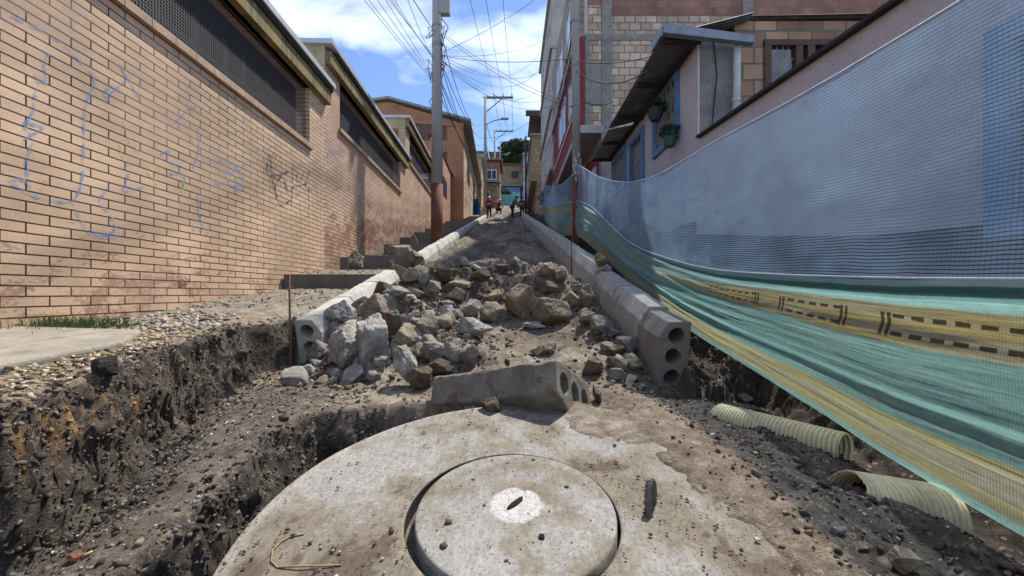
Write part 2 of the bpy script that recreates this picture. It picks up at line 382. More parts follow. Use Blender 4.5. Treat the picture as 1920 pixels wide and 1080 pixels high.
# columns gather on the steep cuts so that their soil can be broken up finely
sl = np.abs(np.gradient(GZ, axis=1) / np.gradient(GX, axis=1))
i0, i1 = np.searchsorted(gx, -3.44), np.searchsorted(gx, 2.83)
W = np.minimum(sl, 7); 
for _ in range(3):
    W = (np.roll(W, 3, 0) + W + np.roll(W, -3, 0)) / 3; W = (np.roll(W, 2, 1) + W + np.roll(W, -2, 1)) / 3
NC = 760; NX = np.zeros((len(gy), NC)); xs = gx[i0:i1 + 1]
for j in range(len(gy)):
    ww = np.sqrt(.55 + W[j, i0:i1 + 1] ** 2) if gy[j] < 3.9 else np.ones(len(xs))
    if 3.3 < gy[j] < 3.9: ww = ww * 0 + 1 + (np.sqrt(.55 + W[j, i0:i1 + 1] ** 2) - 1) * (3.9 - gy[j]) / .6
    cum = np.concatenate([[0], np.cumsum((ww[1:] + ww[:-1]) / 2 * np.diff(xs))]); NX[j] = np.interp(np.linspace(0, cum[-1], NC), cum, xs)
for _ in range(6): NX[1:-1] = (NX[:-2] + NX[1:-1] * 2 + NX[2:]) / 4
NX = np.concatenate([np.tile(gx[:i0], (len(gy), 1)), NX, np.tile(gx[i1 + 1:], (len(gy), 1))], 1); NY = np.tile(gy[:, None], (1, NX.shape[1]))
NZ = height(NX, NY)
def rs_(A):
    return np.stack([np.interp(NX[j], gx, A[j]) for j in range(len(gy))])
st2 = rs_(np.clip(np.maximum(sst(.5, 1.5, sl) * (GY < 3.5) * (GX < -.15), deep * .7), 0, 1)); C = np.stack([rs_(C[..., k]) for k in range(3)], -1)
def billow(x, y, z, f, seed, o=4):
    r = 0; a = 1; t = 0
    for i in range(o): r = r + a * (1 - 2.2 * np.abs(vn(x * f, y * f, z * f, seed + i * 13))); t += a; a *= .55; f *= 2.07
    return r / t
bx = fbm(NX * 10, NY * 10, NZ * 10, oct=5, seed=201, gain=.55) * 1.3; by = fbm(NX * 14 + 40, NY * 14, NZ * 14, oct=4, seed=203); bz = fbm(NX * 14, NY * 14 + 40, NZ * 18, oct=4, seed=205)
bl_ = fbm(NX * 30, NY * 30, NZ * 30, oct=4, seed=231, gain=.6) * 1.3
inn = (1 - .85 * sst(-1.98, -1.86, NX) * sst(-1.4, -1.5, NX) * sst(2.9, 3.0, NY) * sst(3.6, 3.45, NY)) * (np.abs(NX) < 3.3) * (NY > .1) * sst(7, 5.5, NY) * (1 - sst(SLR + .02, SLR - .01, np.hypot(NX - SLC[0], NY - SLC[1])))
amp = (.010 + .030 * st2) * inn
V = np.stack([NX + bx * amp, NY + by * amp * .8, NZ + (bz * .5 + bl_ * .35) * amp + .006 * bl_ * inn * sst(-.2, .3, fbm(NX * 3, NY * 3, oct=2, seed=9))], -1).reshape(-1, 3)
C = C * (1 + .45 * np.clip(fbm(NX * 12, NY * 12, NZ * 30, oct=4, seed=9), -1, 1) * st2)[..., None] * (1 + .2 * fbm(NX * 50, NY * 50, NZ * 50, oct=2, seed=3))[..., None]
ny, nx = NX.shape
idx = np.arange(nx * ny).reshape(ny, nx)
Q = np.stack([idx[:-1, :-1], idx[:-1, 1:], idx[1:, 1:], idx[1:, :-1]], -1).reshape(-1, 4)
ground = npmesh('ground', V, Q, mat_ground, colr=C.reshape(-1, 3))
tag(ground, 'dug up dirt street with a trench, rising uphill between houses', 'ground', kind='structure')
# ================================================================ STONES
bmi = bmesh.new(); bmesh.ops.create_icosphere(bmi, subdivisions=5, radius=1); bmi.verts.ensure_lookup_table()
ICO5 = (np.array([v.co[:] for v in bmi.verts]), np.array([[v.index for v in f.verts] for f in bmi.faces])); bmi.free()
bmi = bmesh.new(); bmesh.ops.create_icosphere(bmi, subdivisions=2, radius=1)
ICO2 = (np.array([v.co[:] for v in bmi.verts]), np.array([[v.index for v in f.verts] for f in bmi.faces])); bmi.free()
def rotm(rng):
    q = rng.normal(size=4); q /= np.linalg.norm(q); a, b, c, d = q
    return np.array([[1 - 2 * (c * c + d * d), 2 * (b * c - a * d), 2 * (b * d + a * c)], [2 * (b * c + a * d), 1 - 2 * (b * b + d * d), 2 * (c * d - a * b)], [2 * (b * d - a * c), 2 * (c * d + a * b), 1 - 2 * (b * b + c * c)]])
def rockshape(seed, ico, planes=11, boxy=.5, rough=.05):
    rng = np.random.default_rng(seed); D = ico[0]
    n = rng.normal(size=(planes, 3)); n /= np.linalg.norm(n, axis=1)[:, None]; d = rng.uniform(.5, 1., planes)
    if boxy:
        Q_ = rotm(rng); k = np.vstack([Q_, -Q_]); n = np.vstack([n, k]); d = np.concatenate([d, rng.uniform(.58, .78, 6)])
    dots = D @ n.T; r = np.where(dots > 1e-3, d / np.maximum(dots, 1e-3), 9).min(1); r = np.minimum(r, 1.15)
    P = D * r[:, None]
    if rough:
        o = rng.uniform(0, 50)
        nz = fbm(P[:, 0] * 2.2 + o, P[:, 1] * 2.2, P[:, 2] * 2.2, oct=5, seed=seed % 97, gain=.6)
        nz2 = fbm(P[:, 0] * 9 + o, P[:, 1] * 9, P[:, 2] * 9, oct=3, seed=seed % 89)
        P = P * (1 + rough * 1.5 * nz + rough * .9 * nz2)[:, None]
    mn, mxx = P.min(0), P.max(0); P = (P - (mn + mxx) / 2) / ((mxx - mn) / 2)
    return P
mrock = M('stone_attr', None, .92, .35, 12, 1.0, 55, .012, attr=True)
KINDS = {'white': ((.46, .435, .39), (.27, .252, .222)), 'grey': ((.31, .29, .255), (.20, .186, .162)), 'tan': ((.31, .26, .19), (.19, .155, .115)),
         'ochre': ((.36, .295, .20), (.22, .175, .12)), 'brown': ((.16, .12, .085), (.09, .068, .05)), 'dark': ((.06, .055, .05), (.03, .028, .026)), 'orange': ((.42, .2, .07), (.3, .14, .06)), 'red': ((.3, .12, .07), (.2, .09, .06))}
def rock(px, py, w, h, kind, label, seed, depth=.8, sink=.25, dz=None, y1=14, ctr=None, roll=0.):
    p = ctr if ctr is not None else cast(px, py + h * .5 - 2, y1=y1)
    s = p.y / F
    q_ = 1.0 if p.y > 5.2 else (1.15 if p.x < -.35 and p.y < 3.6 else 1.03); sx, sz = w * s / 2 * q_, h * s / 2 * q_ * 1.1; sy = (sx + sz) / 2 * depth * 1.15
    P = rockshape(seed, ICO5, rough=.11 if kind in ('white', 'grey') else .075)
    rng = np.random.default_rng(seed + 5)
    a, b = KINDS[kind]
    t = sst(-.25, .35, fbm(P[:, 0] * 1.6 + seed, P[:, 1] * 1.6, P[:, 2] * 1.6, oct=5, seed=31))
    Cc = np.array(a) * t[:, None] + np.array(b) * (1 - t)[:, None]
    sp = sst(.25, .45, fbm(P[:, 0] * 9, P[:, 1] * 9 + seed, P[:, 2] * 9, oct=3, seed=33))
    Cc = Cc * (1 - .5 * sp)[:, None]
    V_ = P * np.array([sx, sy, sz])
    if roll:
        ca, sa = math.cos(roll), math.sin(roll); x, z = V_[:, 0] * ca - V_[:, 2] * sa, V_[:, 0] * sa + V_[:, 2] * ca; V_ = np.stack([x, V_[:, 1], z], -1)
    o = npmesh('rock', V_, ICO5[1], mrock, colr=Cc, smooth=True)
    o.location = (p.x, p.y + sy * .55, p.z + sz * (1 - sink) if dz is None else p.z + dz)
    return tag(o, label, 'rock', 'broken rocks and concrete lumps in the street')
ROCKS = [
 (743, 480, 56, 38, 'tan', 'tan wedge of stone lying across the kerb end below the steps'),
 (734, 495, 26, 22, 'white', 'small pitted pale concrete lump below the tan wedge stone on the kerb'),
 (760, 490, 30, 18, 'ochre', 'small ochre stone against the start of the long left kerb'),
 (745, 512, 32, 30, 'ochre', 'notched ochre stone at the end of the short left kerb run'),
 (771, 522, 44, 34, 'ochre', 'blocky ochre stone with a hollow top beside the left kerb'),
 (794, 529, 20, 26, 'grey', 'narrow upright grey stone beside the blocky hollow topped ochre one'),
 (810, 547, 32, 34, 'tan', 'squarish tan boulder in the middle left of the rubble'),
 (713, 546, 36, 30, 'brown', 'brown rock leaning on the inner face of the left kerb'),
 (742, 555, 48, 24, 'grey', 'low grey rock between the brown kerb rock and the tan boulder'),
 (704, 588, 78, 50, 'tan', 'large flat faced tan and grey chunk in the left heap'),
 (678, 574, 42, 28, 'grey', 'grey lump behind the large flat faced tan chunk'),
 (655, 565, 18, 18, 'brown', 'small brown stone resting on the left kerb near its front end'),
 (629, 597, 64, 48, 'white', 'rough white concrete lump touching the front of the left kerb'),
 (622, 628, 44, 34, 'grey', 'grey chunk right in front of the open end of the left kerb'),
 (734, 617, 42, 44, 'brown', 'dark smooth faced cube of rock in the middle of the heap'),
 (592, 670, 46, 40, 'grey', 'grey block lowest and leftmost in the heap, below the kerb holes'),
 (642, 659, 62, 66, 'white', 'pale concrete slab chunk with sloping top beside the leftmost grey block'),
 (691, 652, 64, 86, 'white', 'tallest pale grey concrete chunk standing upright in the heap front'),
 (709, 690, 28, 28, 'grey', 'small grey stone tucked under the tallest upright chunk'),
 (758, 642, 50, 46, 'ochre', 'pebbly conglomerate lump with white crust'),
 (755, 698, 44, 66, 'white', 'rough white upright lump at the right front of the heap'),
 (798, 621, 38, 44, 'tan', 'tan and white stone behind the conglomerate lump'),
 (811, 662, 40, 26, 'grey', 'flat grey stone lying between the white upright lump and fallen kerb'),
 (845, 664, 36, 40, 'white', 'pale chunk just above the left end of the fallen kerb block'),
 (878, 672, 44, 38, 'grey', 'grey rock touching the top edge of the fallen kerb block'),
 (790, 716, 38, 34, 'brown', 'dark rock wedged against the left end of the fallen kerb block'),
 (767, 672, 26, 24, 'grey', 'small grey stone above the rough white upright lump'),
 (820, 694, 52, 26, 'brown', 'brown slab of earth and stone over the fallen kerb block end'),
 (977, 571, 60, 64, 'ochre', 'tall ochre boulder in the centre of the street'),
 (1035, 591, 76, 50, 'ochre', 'rounded ochre boulder right of the tall ochre one'),
 (925, 590, 54, 38, 'tan', 'angular stone with a pale flat triangular face, left of the ochre boulder'),
 (884, 581, 38, 32, 'white', 'pitted white cube of concrete in the centre of the rubble'),
 (887, 619, 68, 36, 'white', 'long pale flat stone in the front centre of the rubble'),
 (1001, 613, 46, 15, 'white', 'thin pale flake in front of the two ochre boulders'),
 (1070, 570, 52, 38, 'tan', 'tan boulder behind the rounded ochre one near the right kerb'),
 (1103, 562, 26, 48, 'tan', 'upright tan slab leaning on the right kerb'),
 (1128, 614, 42, 34, 'grey', 'round grey lump by the foot of the right kerb'),
 (1105, 600, 36, 26, 'tan', 'tan stone behind the round grey lump at the right kerb'),
 (1178, 648, 42, 30, 'grey', 'grey lump close to the big right kerb end block'),
 (1158, 706, 36, 22, 'grey', 'flat grey stone between fallen kerb block and kerb end block'),
 (1113, 692, 44, 30, 'brown', 'brown lump behind the holes of the fallen kerb block'),
 (1007, 662, 26, 16, 'ochre', 'small yellow stone peeping over the fallen kerb block'),
 (1029, 657, 32, 20, 'tan', 'grey green stone next to the small yellow one over the fallen kerb'),
 (1030, 545, 48, 28, 'brown', 'tilted dark slab between the tall ochre boulder and the right kerb'),
 (1025, 509, 38, 26, 'tan', 'tan rock at the back edge of the heap'),
 (1052, 519, 24, 34, 'tan', 'narrow tan plank shaped rock at the back right of the heap'),
 (970, 529, 28, 22, 'tan', 'tan cube in the dark soil behind the tall ochre boulder'),
 (990, 524, 22, 16, 'ochre', 'small bright ochre stone in the dark soil at the back'),
 (843, 519, 62, 26, 'brown', 'dark flat slab at the back left of the heap'),
 (855, 540, 62, 24, 'tan', 'curved tan slab below the dark flat slab at the back'),
 (853, 557, 32, 28, 'tan', 'three cornered tan rock under the curved tan slab'),
 (925, 558, 38, 20, 'ochre', 'low ochre stone just left of the tall ochre boulder top'),
 (840, 574, 34, 16, 'grey', 'flat grey stone in front of the three cornered tan rock'),
 (866, 494, 32, 20, 'grey', 'grey wedge at the far left corner of the heap'),
 (940, 506, 30, 16, 'brown', 'brown clod on the far crest of the heap'),
 (900, 516, 36, 20, 'brown', 'brown clod in the middle of the far heap'),
 (1083, 545, 26, 16, 'grey', 'grey bar shaped stone pointing at the kerb top stone'),
 (1202, 728, 22, 15, 'grey', 'small grey stone at the foot of the right kerb end block'),
 (1121, 744, 16, 30, 'brown', 'small brown stone right against the fallen kerb block holes'),
 (1140, 655, 26, 20, 'grey', 'small grey stone left of the lump by the kerb end block'),
 (1152, 628, 26, 18, 'grey', 'small grey stone halfway along the right kerb foot'),
 (187, 694, 40, 34, 'dark', 'black asphalt lump on the gravel at the trench edge'),
 (1573, 997, 30, 18, 'grey', 'flat blue grey stone in the dark soil below the pipes'),
 (1702, 1058, 50, 40, 'ochre', 'large ochre stone at the bottom right corner'),
 (1405, 752, 34, 16, 'grey', 'grey slab half buried behind the long pipe'),
 (366, 1029, 16, 12, 'orange', 'orange pebble near the bottom of the trench spoil'),
 (135, 1053, 28, 12, 'red', 'flat red brick chip at the bottom left'),
 (1350, 979, 16, 14, 'ochre', 'yellow pebble right of the bent steel bar'),
 (1620, 1030, 30, 12, 'tan', 'flat tan chip above the ochre corner stone'),
 (663, 482, 26, 22, 'tan', 'rusty tan stone on top of a grey one on the second step'),
 (664, 497, 26, 22, 'grey', 'grey stone on the second step under a rusty one'),
]
for i, (px, py, w_, h_, k, lab) in enumerate(ROCKS):
    rng = random.Random(i * 7 + 3)
    rock(px, py, w_, h_, k, lab, 1000 + i * 13, sink=.06, roll=rng.uniform(-.25, .25))
def fixed_rock(x, y, z, w_, h_, kind, label, seed, roll=0):
    s = F / y; o = rock(0, 0, w_ * s, h_ * s, kind, label, seed, ctr=Vector((x, y, z)), sink=0, roll=roll); return o
# ochre cube on the right kerb, half-round dark lump on the slab, standing slab by the pole
fixed_rock(KRX(4.6) - .14, 4.5, -.76 + .2375 * 4.55 - .01, .17, .15, 'ochre', 'ochre cube of stone sitting on top of the right kerb', 91)
fixed_rock(-.1, 1.80, slab_z(1.8) - .02, .105, .08, 'brown', 'half round brown lump sitting on the manhole slab by the fallen kerb', 92)
LTZ = lambda Y: -.98 + .2375 * Y
ICO4 = None
bmi = bmesh.new(); bmesh.ops.create_icosphere(bmi, subdivisions=4, radius=1); ICO4 = (np.array([v.co[:] for v in bmi.verts]), np.array([[v.index for v in f.verts] for f in bmi.faces])); bmi.free()
rr5 = np.random.default_rng(91); k = 0; LX = {0: ('broken grey lump half buried among the bigger chunks of the front left heap', 'lumps in the front left heap'), 1: ('brown lump half buried in the dark soil of the far heap', 'lumps in the far heap'), 2: ('small lump at the foot of the right kerb', 'lumps along the right kerb')}
while k < 165:
    z_ = 0 if k < 100 else (1 if k < 145 else 2)
    x, y = {0: (rr5.normal(-.95, .36), rr5.normal(3.0, .40)), 1: (rr5.normal(-.15, .6), rr5.normal(4.6, .4)), 2: (rr5.normal(.84, .09), rr5.uniform(2.6, 4.4))}[z_]
    if x < KLX(y) + .28 or x > KRX(y) - .3 or y < 2.3 or (x > -.6 and y < 2.7): continue
    s = float(np.clip(rr5.lognormal(math.log(.052), .35), .025, .10)); P = rockshape(3000 + k, ICO4, rough=.10)
    kd = rr5.choice(['grey', 'white', 'white', 'grey', 'tan'] if z_ == 0 else ['brown', 'tan', 'brown', 'grey', 'dark']); a, b = KINDS[kd]
    t = sst(-.25, .35, fbm(P[:, 0] * 2 + k, P[:, 1] * 2, P[:, 2] * 2, oct=4, seed=31)); Cc = np.array(a) * t[:, None] + np.array(b) * (1 - t)[:, None]
    o = npmesh('rock', P * s * np.array([1, rr5.uniform(.6, 1), rr5.uniform(.55, .9)]), ICO4[1], mrock, colr=Cc); o.rotation_euler = (rr5.normal(0, .4), rr5.normal(0, .4), rr5.uniform(0, 6.28)); o.location = (x, y, float(hgt(x, y)) + s * .3)
    tag(o, LX[z_][0], 'rock', LX[z_][1]); k += 1
fixed_rock(-1.80, 7.06, LTZ(7.1) - .16, .30, .24, 'tan', 'tan stone blocking the lower end of the long left kerb row', 93)
# ---------------- scattered fragments and gravel, merged (uncountable)
def hullstone(seed, n=13):
    rng = np.random.default_rng(seed); bm = bmesh.new()
    for p in rng.normal(size=(n, 3)):
        p = p / np.linalg.norm(p) * rng.uniform(.75, 1.1); bm.verts.new(p)
    r = bmesh.ops.convex_hull(bm, input=bm.verts); bmesh.ops.delete(bm, geom=[g for g in r['geom_interior'] if isinstance(g, bmesh.types.BMVert)], context='VERTS')
    bmesh.ops.triangulate(bm, faces=bm.faces); bm.verts.index_update(); V_ = np.array([v_.co[:] for v_ in bm.verts]); F_ = np.array([[v_.index for v_ in f.verts] for f in bm.faces]); bm.free(); return V_, F_
SH = [hullstone(500 + i, 8 + i % 4) for i in range(14)]
def scatter(name, pts, size, cols, label, flat=.6, seed=1, cat='gravel', lift=.25, smax=None):
    rng = np.random.default_rng(seed); n = len(pts); Vs = []; Fs = []; Cs = []; b = 0; size = np.minimum(size, smax or .03)
    zz = hgt(pts[:, 0], pts[:, 1])
    for i in range(n):
        s = size[i]; P_, nf = SH[rng.integers(14)]; P = P_ * np.array([1, rng.uniform(.6, 1), flat * rng.uniform(.6, 1.2)]) * s
        a = rng.uniform(0, 6.28); t = rng.normal(0, .5); ca, sa = math.cos(a), math.sin(a)
        x = P[:, 0] * ca - P[:, 1] * sa; y = P[:, 0] * sa + P[:, 1] * ca; z = P[:, 2] + x * math.sin(t)
        Vs.append(np.stack([x + pts[i, 0], y + pts[i, 1], z + zz[i] + s * lift], -1)); Fs.append(nf + b); b += len(P)
        Cs.append(np.tile(np.clip(cols[i] * rng.uniform(.75, 1.25), .01, .7), (len(P), 1)))
    o = npmesh(name, np.vstack(Vs), np.vstack(Fs), M('pebble_attr', None, .9, .2, 30, .4, 200, .002, attr=True), colr=np.vstack(Cs), smooth=False)
    return tag(o, label, cat, kind='stuff')
def sample(rng, n, x0, x1, y0, y1, dens):
    X = rng.uniform(x0, x1, n * 6); Y = rng.uniform(y0, y1, n * 6); k = rng.uniform(0, 1, n * 6) < dens(X, Y)
    return np.stack([X[k], Y[k]], -1)[:n]
rng = np.random.default_rng(5)
PAL = np.array([(.34, .27, .17), (.42, .40, .36), (.30, .20, .11), (.20, .17, .14), (.24, .24, .25), (.12, .09, .07), (.48, .44, .36)])
DK = np.array([(.062, .052, .044), (.08, .064, .05), (.11, .085, .064), (.045, .040, .036), (.17, .13, .095)])
def pick(rng, pal, n, p=None): return pal[rng.choice(len(pal), n, p=p)]
# yellow gravel spilled on the left pavement
def dg(X, Y):
    xe = np.interp(Y, [0, 1.2, 1.7, 2.4, 3.0, 3.4], [-1.5, -1.62, -1.77, -1.95, -1.95, -1.8])
    c = np.interp(Y, [1., 2.0, 3.0], [-1.95, -2.15, -2.2])
    return np.exp(-((X - c) / .28) ** 2) * (X < xe + .02) * sst(3.1, 2.2, Y)
p = sample(rng, 3000, -2.9, -1.5, 1.0, 3.2, dg)
scatter('gravel', p, rng.lognormal(math.log(.011), .4, len(p)), pick(rng, np.array([(.42, .34, .21), (.46, .40, .28), (.34, .25, .14), (.40, .37, .32), (.26, .19, .11), (.15, .12, .09)]), len(p)), 'yellow gravel spilled along the left trench edge', seed=11)
p = sample(rng, 500, -3.0, -2.0, 2.3, 3.4, lambda X, Y: np.exp(-((X + 2.55) / .35) ** 2) * np.exp(-((Y - 2.75) / .35) ** 2))
scatter('gravel', p, rng.lognormal(math.log(.024), .45, len(p)), pick(rng, np.array([(.32, .31, .29), (.42, .38, .30), (.24, .22, .2), (.36, .27, .18)]), len(p)), 'grey rubble chips heaped against the foot of the brick wall', seed=12)
# soil crumbs and stones over everything near
p = sample(rng, 9500, -2.0, 1.35, .75, 3.6, lambda X, Y: .2 + .8 * (X > .75) + .5 * (X < -.8))
k = (np.hypot(p[:, 0] - SLC[0], p[:, 1] - SLC[1]) > SLR) | (p[:, 0] > .62)
p = p[k]
isd = rng.uniform(size=len(p)) < .75
scatter('gravel', p, np.where(isd, rng.lognormal(math.log(.0062), .5, len(p)), rng.lognormal(math.log(.0055), .45, len(p))), np.where(isd[:, None], pick(rng, DK, len(p)), pick(rng, PAL, len(p))), 'dark soil crumbs and pebbles over the dug ground', flat=.75, seed=13)
# big clods on steep cuts
p = sample(rng, 5200, -2.1, -.3, .8, 3.4, lambda X, Y: np.clip(np.abs(hgt(X + .03, Y) - hgt(X - .03, Y)) * 14, .03, 1))
k = (np.hypot(p[:, 0] - SLC[0], p[:, 1] - SLC[1]) > SLR + .02); p = p[k]
scatter('soil_clods', p, np.minimum(rng.lognormal(math.log(.007), .5, len(p)), .017), pick(rng, DK, len(p), [.3, .3, .2, .15, .05]), 'black soil clods sticking out of the trench walls', flat=.8, seed=14, cat='soil')
# crumbs clinging to the cut faces themselves
def cling(n, seed):
    rng = np.random.default_rng(seed); w_ = (st2.ravel() > .45) & (NY.ravel() > .75) & (NY.ravel() < 3.4); ids = np.where(w_)[0]; ids = ids[rng.integers(len(ids), size=n)]
    Vs, Fs, Cs = [], [], []; b = 0; Cf = C.reshape(-1, 3)
    for i in ids:
        s = float(np.clip(rng.lognormal(math.log(.006), .5), .002, .014)); P_, nf = SH[rng.integers(14)]; P = (P_ * s * rng.uniform(.6, 1.1, 3)) @ rotm(rng)
        Vs.append(P + V[i] + rng.normal(0, .004, 3)); Fs.append(nf + b); b += len(P_); Cs.append(np.tile(np.clip(Cf[i] * rng.uniform(.7, 1.9) + (.05 if rng.uniform() < .04 else 0), .01, .5), (len(P_), 1)))
    o = npmesh('soil_clods', np.vstack(Vs), np.vstack(Fs), M('pebble_attr', (.1,) * 3), colr=np.vstack(Cs), smooth=False); tag(o, 'crumbly dark earth clinging to the cut faces of the trench', 'soil', kind='stuff')
cling(6500, 55)
# rubble bits through the heap
p = sample(rng, 2600, -1.6, 1.0, 2.35, 5.8, lambda X, Y: np.exp(-((X + 1.0) / .7) ** 2 - ((Y - 3.3) / .7) ** 2) + np.exp(-((X + .1) / .95) ** 2 - ((Y - 4.6) / .55) ** 2) + .5 * np.exp(-((X - .8) / .25) ** 2 - ((Y - 3.2) / .7) ** 2))
scatter('rubble_fragments', p, rng.lognormal(math.log(.015), .6, len(p)), np.where((rng.uniform(size=len(p)) < .72)[:, None], pick(rng, DK, len(p)), pick(rng, PAL, len(p)) * .8), 'small broken stone and soil lumps filling the heap', flat=.85, seed=15, cat='rubble')
# pebbles up the street, on the left pavement and treads
p = sample(rng, 1600, -3.2, 1.6, 3.6, 12, lambda X, Y: (.6 * (X < -1.95) + .35 + .3 * (X > .8)) * (5 / Y))
scatter('gravel', p, rng.lognormal(math.log(.016), .5, len(p)), pick(rng, PAL * .7, len(p)), 'loose pebbles up the street and on the step treads', seed=16)
# ================================================================ MANHOLE SLAB AND LID
def disc_grid(r0, r1, nr, na, hole=False):
    rs = np.linspace(r0, r1, nr); an = np.linspace(0, 2 * np.pi, na, endpoint=False)
    A, Rr = np.meshgrid(an, rs); return A, Rr
def ringfaces(nr, na):
    i = np.arange(nr - 1)[:, None] * na; k = np.arange(na)[None, :]; k2 = (k + 1) % na
    return np.stack([i + k, i + k2, i + na + k2, i + na + k], -1).reshape(-1, 4)
m, N = newmat('manhole_concrete'); at = N.n('ShaderNodeAttribute'); at.attribute_name = 'Col'; v = N.n('ShaderNodeTexCoord').outputs['Object']
f1 = N.noise(v, 60, 6, .75); f2 = N.noise(v, 7, 8, .7); vo = N.n('ShaderNodeTexVoronoi'); vo.inputs['Scale'].default_value = 210; N.t.links.new(v, vo.inputs['Vector'])
mpn = N.n('ShaderNodeMapping'); mpn.inputs['Rotation'].default_value = (0, 0, .9); mpn.inputs['Scale'].default_value = (1, .12, 1); N.t.links.new(v, mpn.inputs[0])
br = N.noise(mpn.outputs[0], 90, 3, .6)
cc = N.mix(.8, at.outputs['Color'], N.ramp(f1, .3, .7, (.6,) * 3, (1.3,) * 3), 'MULTIPLY')
cc = N.mix(.35, cc, N.ramp(br, .35, .65, (.75,) * 3, (1.2,) * 3), 'MULTIPLY')
sep = N.n('ShaderNodeSeparateColor'); N.t.links.new(vo.outputs['Color'], sep.inputs[0])
dots = N.math('MULTIPLY', N.ramp(vo.outputs['Distance'], .3, .2), N.ramp(sep.outputs[0], .86, .9))
cc = N.mix(N.math('MULTIPLY', dots, .5), cc, (.07, .055, .04))
finish(N, cc, .88, N.math('ADD', f1, N.math('MULTIPLY', br, .35)), .35, .004, .25)
mat_mh = m
def slabcol(X, Y, dirt):
    a = fbm(X * 3.2, Y * 3.2, oct=6, seed=301, gain=.6); b = fbm(X * 11, Y * 11, oct=5, seed=303); g = fbm(X * 40, Y * 40, oct=3, seed=305)
    conc = np.ones(X.shape + (3,)) * c3(.27, .262, .242) * (1 + .14 * b)[..., None]
    t = sst(-.35 + dirt, .25 + dirt, a + .45 * b + .25 * g)
    Cc = lerp(conc, np.ones(3) * c3(.165, .138, .10) * (1 + .4 * g)[..., None], t * .9)
    t2 = sst(.36 + dirt, .5 + dirt, a * .7 + .7 * b + .3 * g); Cc = lerp(Cc, np.ones(3) * c3(.085, .062, .045), t2 * .85)
    return Cc
def to_slab(X, Y): return slab_z(Y)
slab = empty('manhole_slab', (0, 0, 0), 0, 'round grey concrete manhole slab smeared with dirt, in the foreground', 'manhole')
A, Rr = disc_grid(.305, SLR, 70, 360)
wob = 1 + .004 * np.sin(A * 5) * sst(.6, .79, Rr)
X = SLC[0] + Rr * np.cos(A) * wob; Y = SLC[1] + Rr * np.sin(A) * wob
X += np.where(Rr < .5, (.0 - SLC[0] + .00) * (.5 - Rr) / .2 * 1.0, 0)
Z = slab_z(Y) + .003 * fbm(X * 5, Y * 5, oct=3, seed=9) - .012 * sst(SLR - .03, SLR, Rr)
Cs = slabcol(X, Y, -.12 + .3 * sst(.5, .1, X) * 0)
edge_l = sst(SLR - .06, SLR - .01, Rr + .015 * fbm(X * 9, Y * 9, oct=3, seed=5)) * (X < .2)  # left rim coloured paler, its lit edge put into the concrete colour
Cs = lerp(Cs, np.ones(3) * c3(.40, .37, .31), edge_l * .7)
V1 = np.stack([X, Y, Z], -1)
# outer side going down, inner lip going down, painted near-black as gap shade
skirt = []
for dz_ in (.03, .08, .16): skirt.append(np.stack([SLC[0] + (SLR + .004 + .01 * fbm(np.cos(A[0]) * 6, np.sin(A[0]) * 6, dz_ * 9, 3, 4)) * np.cos(A[0]), SLC[1] + (SLR + .004) * np.sin(A[0]), Z[-1] - dz_], -1))
inner = np.stack([np.stack([X[0], Y[0], Z[0] - .07], -1), np.stack([X[0], Y[0], Z[0] - .006], -1)])
Vr = np.concatenate([inner, V1, np.stack(skirt)], 0); Cr = np.concatenate([np.ones((2, 360, 3)) * .03, Cs, np.ones((3, 360, 3)) * c3(.26, .24, .2)], 0)
npmesh('ring', Vr.reshape(-1, 3), ringfaces(Vr.shape[0], 360), mat_mh, slab, Cr.reshape(-1, 3))
LC = (.003, 1.121); LR = .2885
A, Rr = disc_grid(.001, LR, 60, 300)
X = LC[0] + .008 + Rr * np.cos(A); Y = LC[1] + .011 + Rr * np.sin(A)
Z = slab_z(Y) + .004 + .0015 * fbm(X * 6, Y * 6, oct=3, seed=19) - .0035 * sst(LR - .006, LR, Rr)
# slot for the lifting hook
ux, uy = X - LC[0] - .008, Y - LC[1] - .02; th = R(48); sx_ = ux * math.cos(th) + uy * math.sin(th); sy_ = -ux * math.sin(th) + uy * math.cos(th)
Cl = slabcol(X + 3, Y, .17)
Cl = lerp(Cl, np.ones(3) * c3(.44, .43, .41), sst(.083, .072, np.hypot(ux, uy) + .008 * fbm(X * 30, Y * 30, oct=2, seed=2)) * .9)
Vl = np.concatenate([np.stack([X, Y, Z], -1), np.stack([X[-1], Y[-1], Z[-1] - .06], -1)[None]], 0)
Clr = np.concatenate([Cl, Cl[-1:]], 0)
lid = npmesh('lid', Vl.reshape(-1, 3), ringfaces(61, 300), mat_mh, slab, Clr.reshape(-1, 3)); lid['label'] = 'cleaner round lid with a pale centre and lifting slot'
mblack = M('black_void', (.012, .011, .010), 1, .1)
def flat_patch(name, cx, cy, a, b, rot, z, mat, parent, n=24, jag=.1, seed=1):
    rr_ = random.Random(seed); mb = MB(); top = []
    for k in range(n):
        t = 2 * math.pi * k / n; q = 1 + rr_.uniform(-jag, jag); x, y = a * math.cos(t) * q, b * math.sin(t) * q
        X_ = cx + x * math.cos(rot) - y * math.sin(rot); Y_ = cy + x * math.sin(rot) + y * math.cos(rot); top.append((X_, Y_, slab_z(Y_) + z))
    mb.quadbox(top, (0, 0, -.004)); return mb.build(name, mat, parent)
flat_patch('lifting_slot', LC[0] + .008, LC[1] + .022, .036, .0085, R(48), .0085, mblack, lid, 14, .12)
flat_patch('vent_hole', .078, 1.008, .0085, .0085, 0, .0085, mblack, lid, 12, .1)
mb = MB(); A_ = [2 * math.pi * k / 64 for k in range(64)]
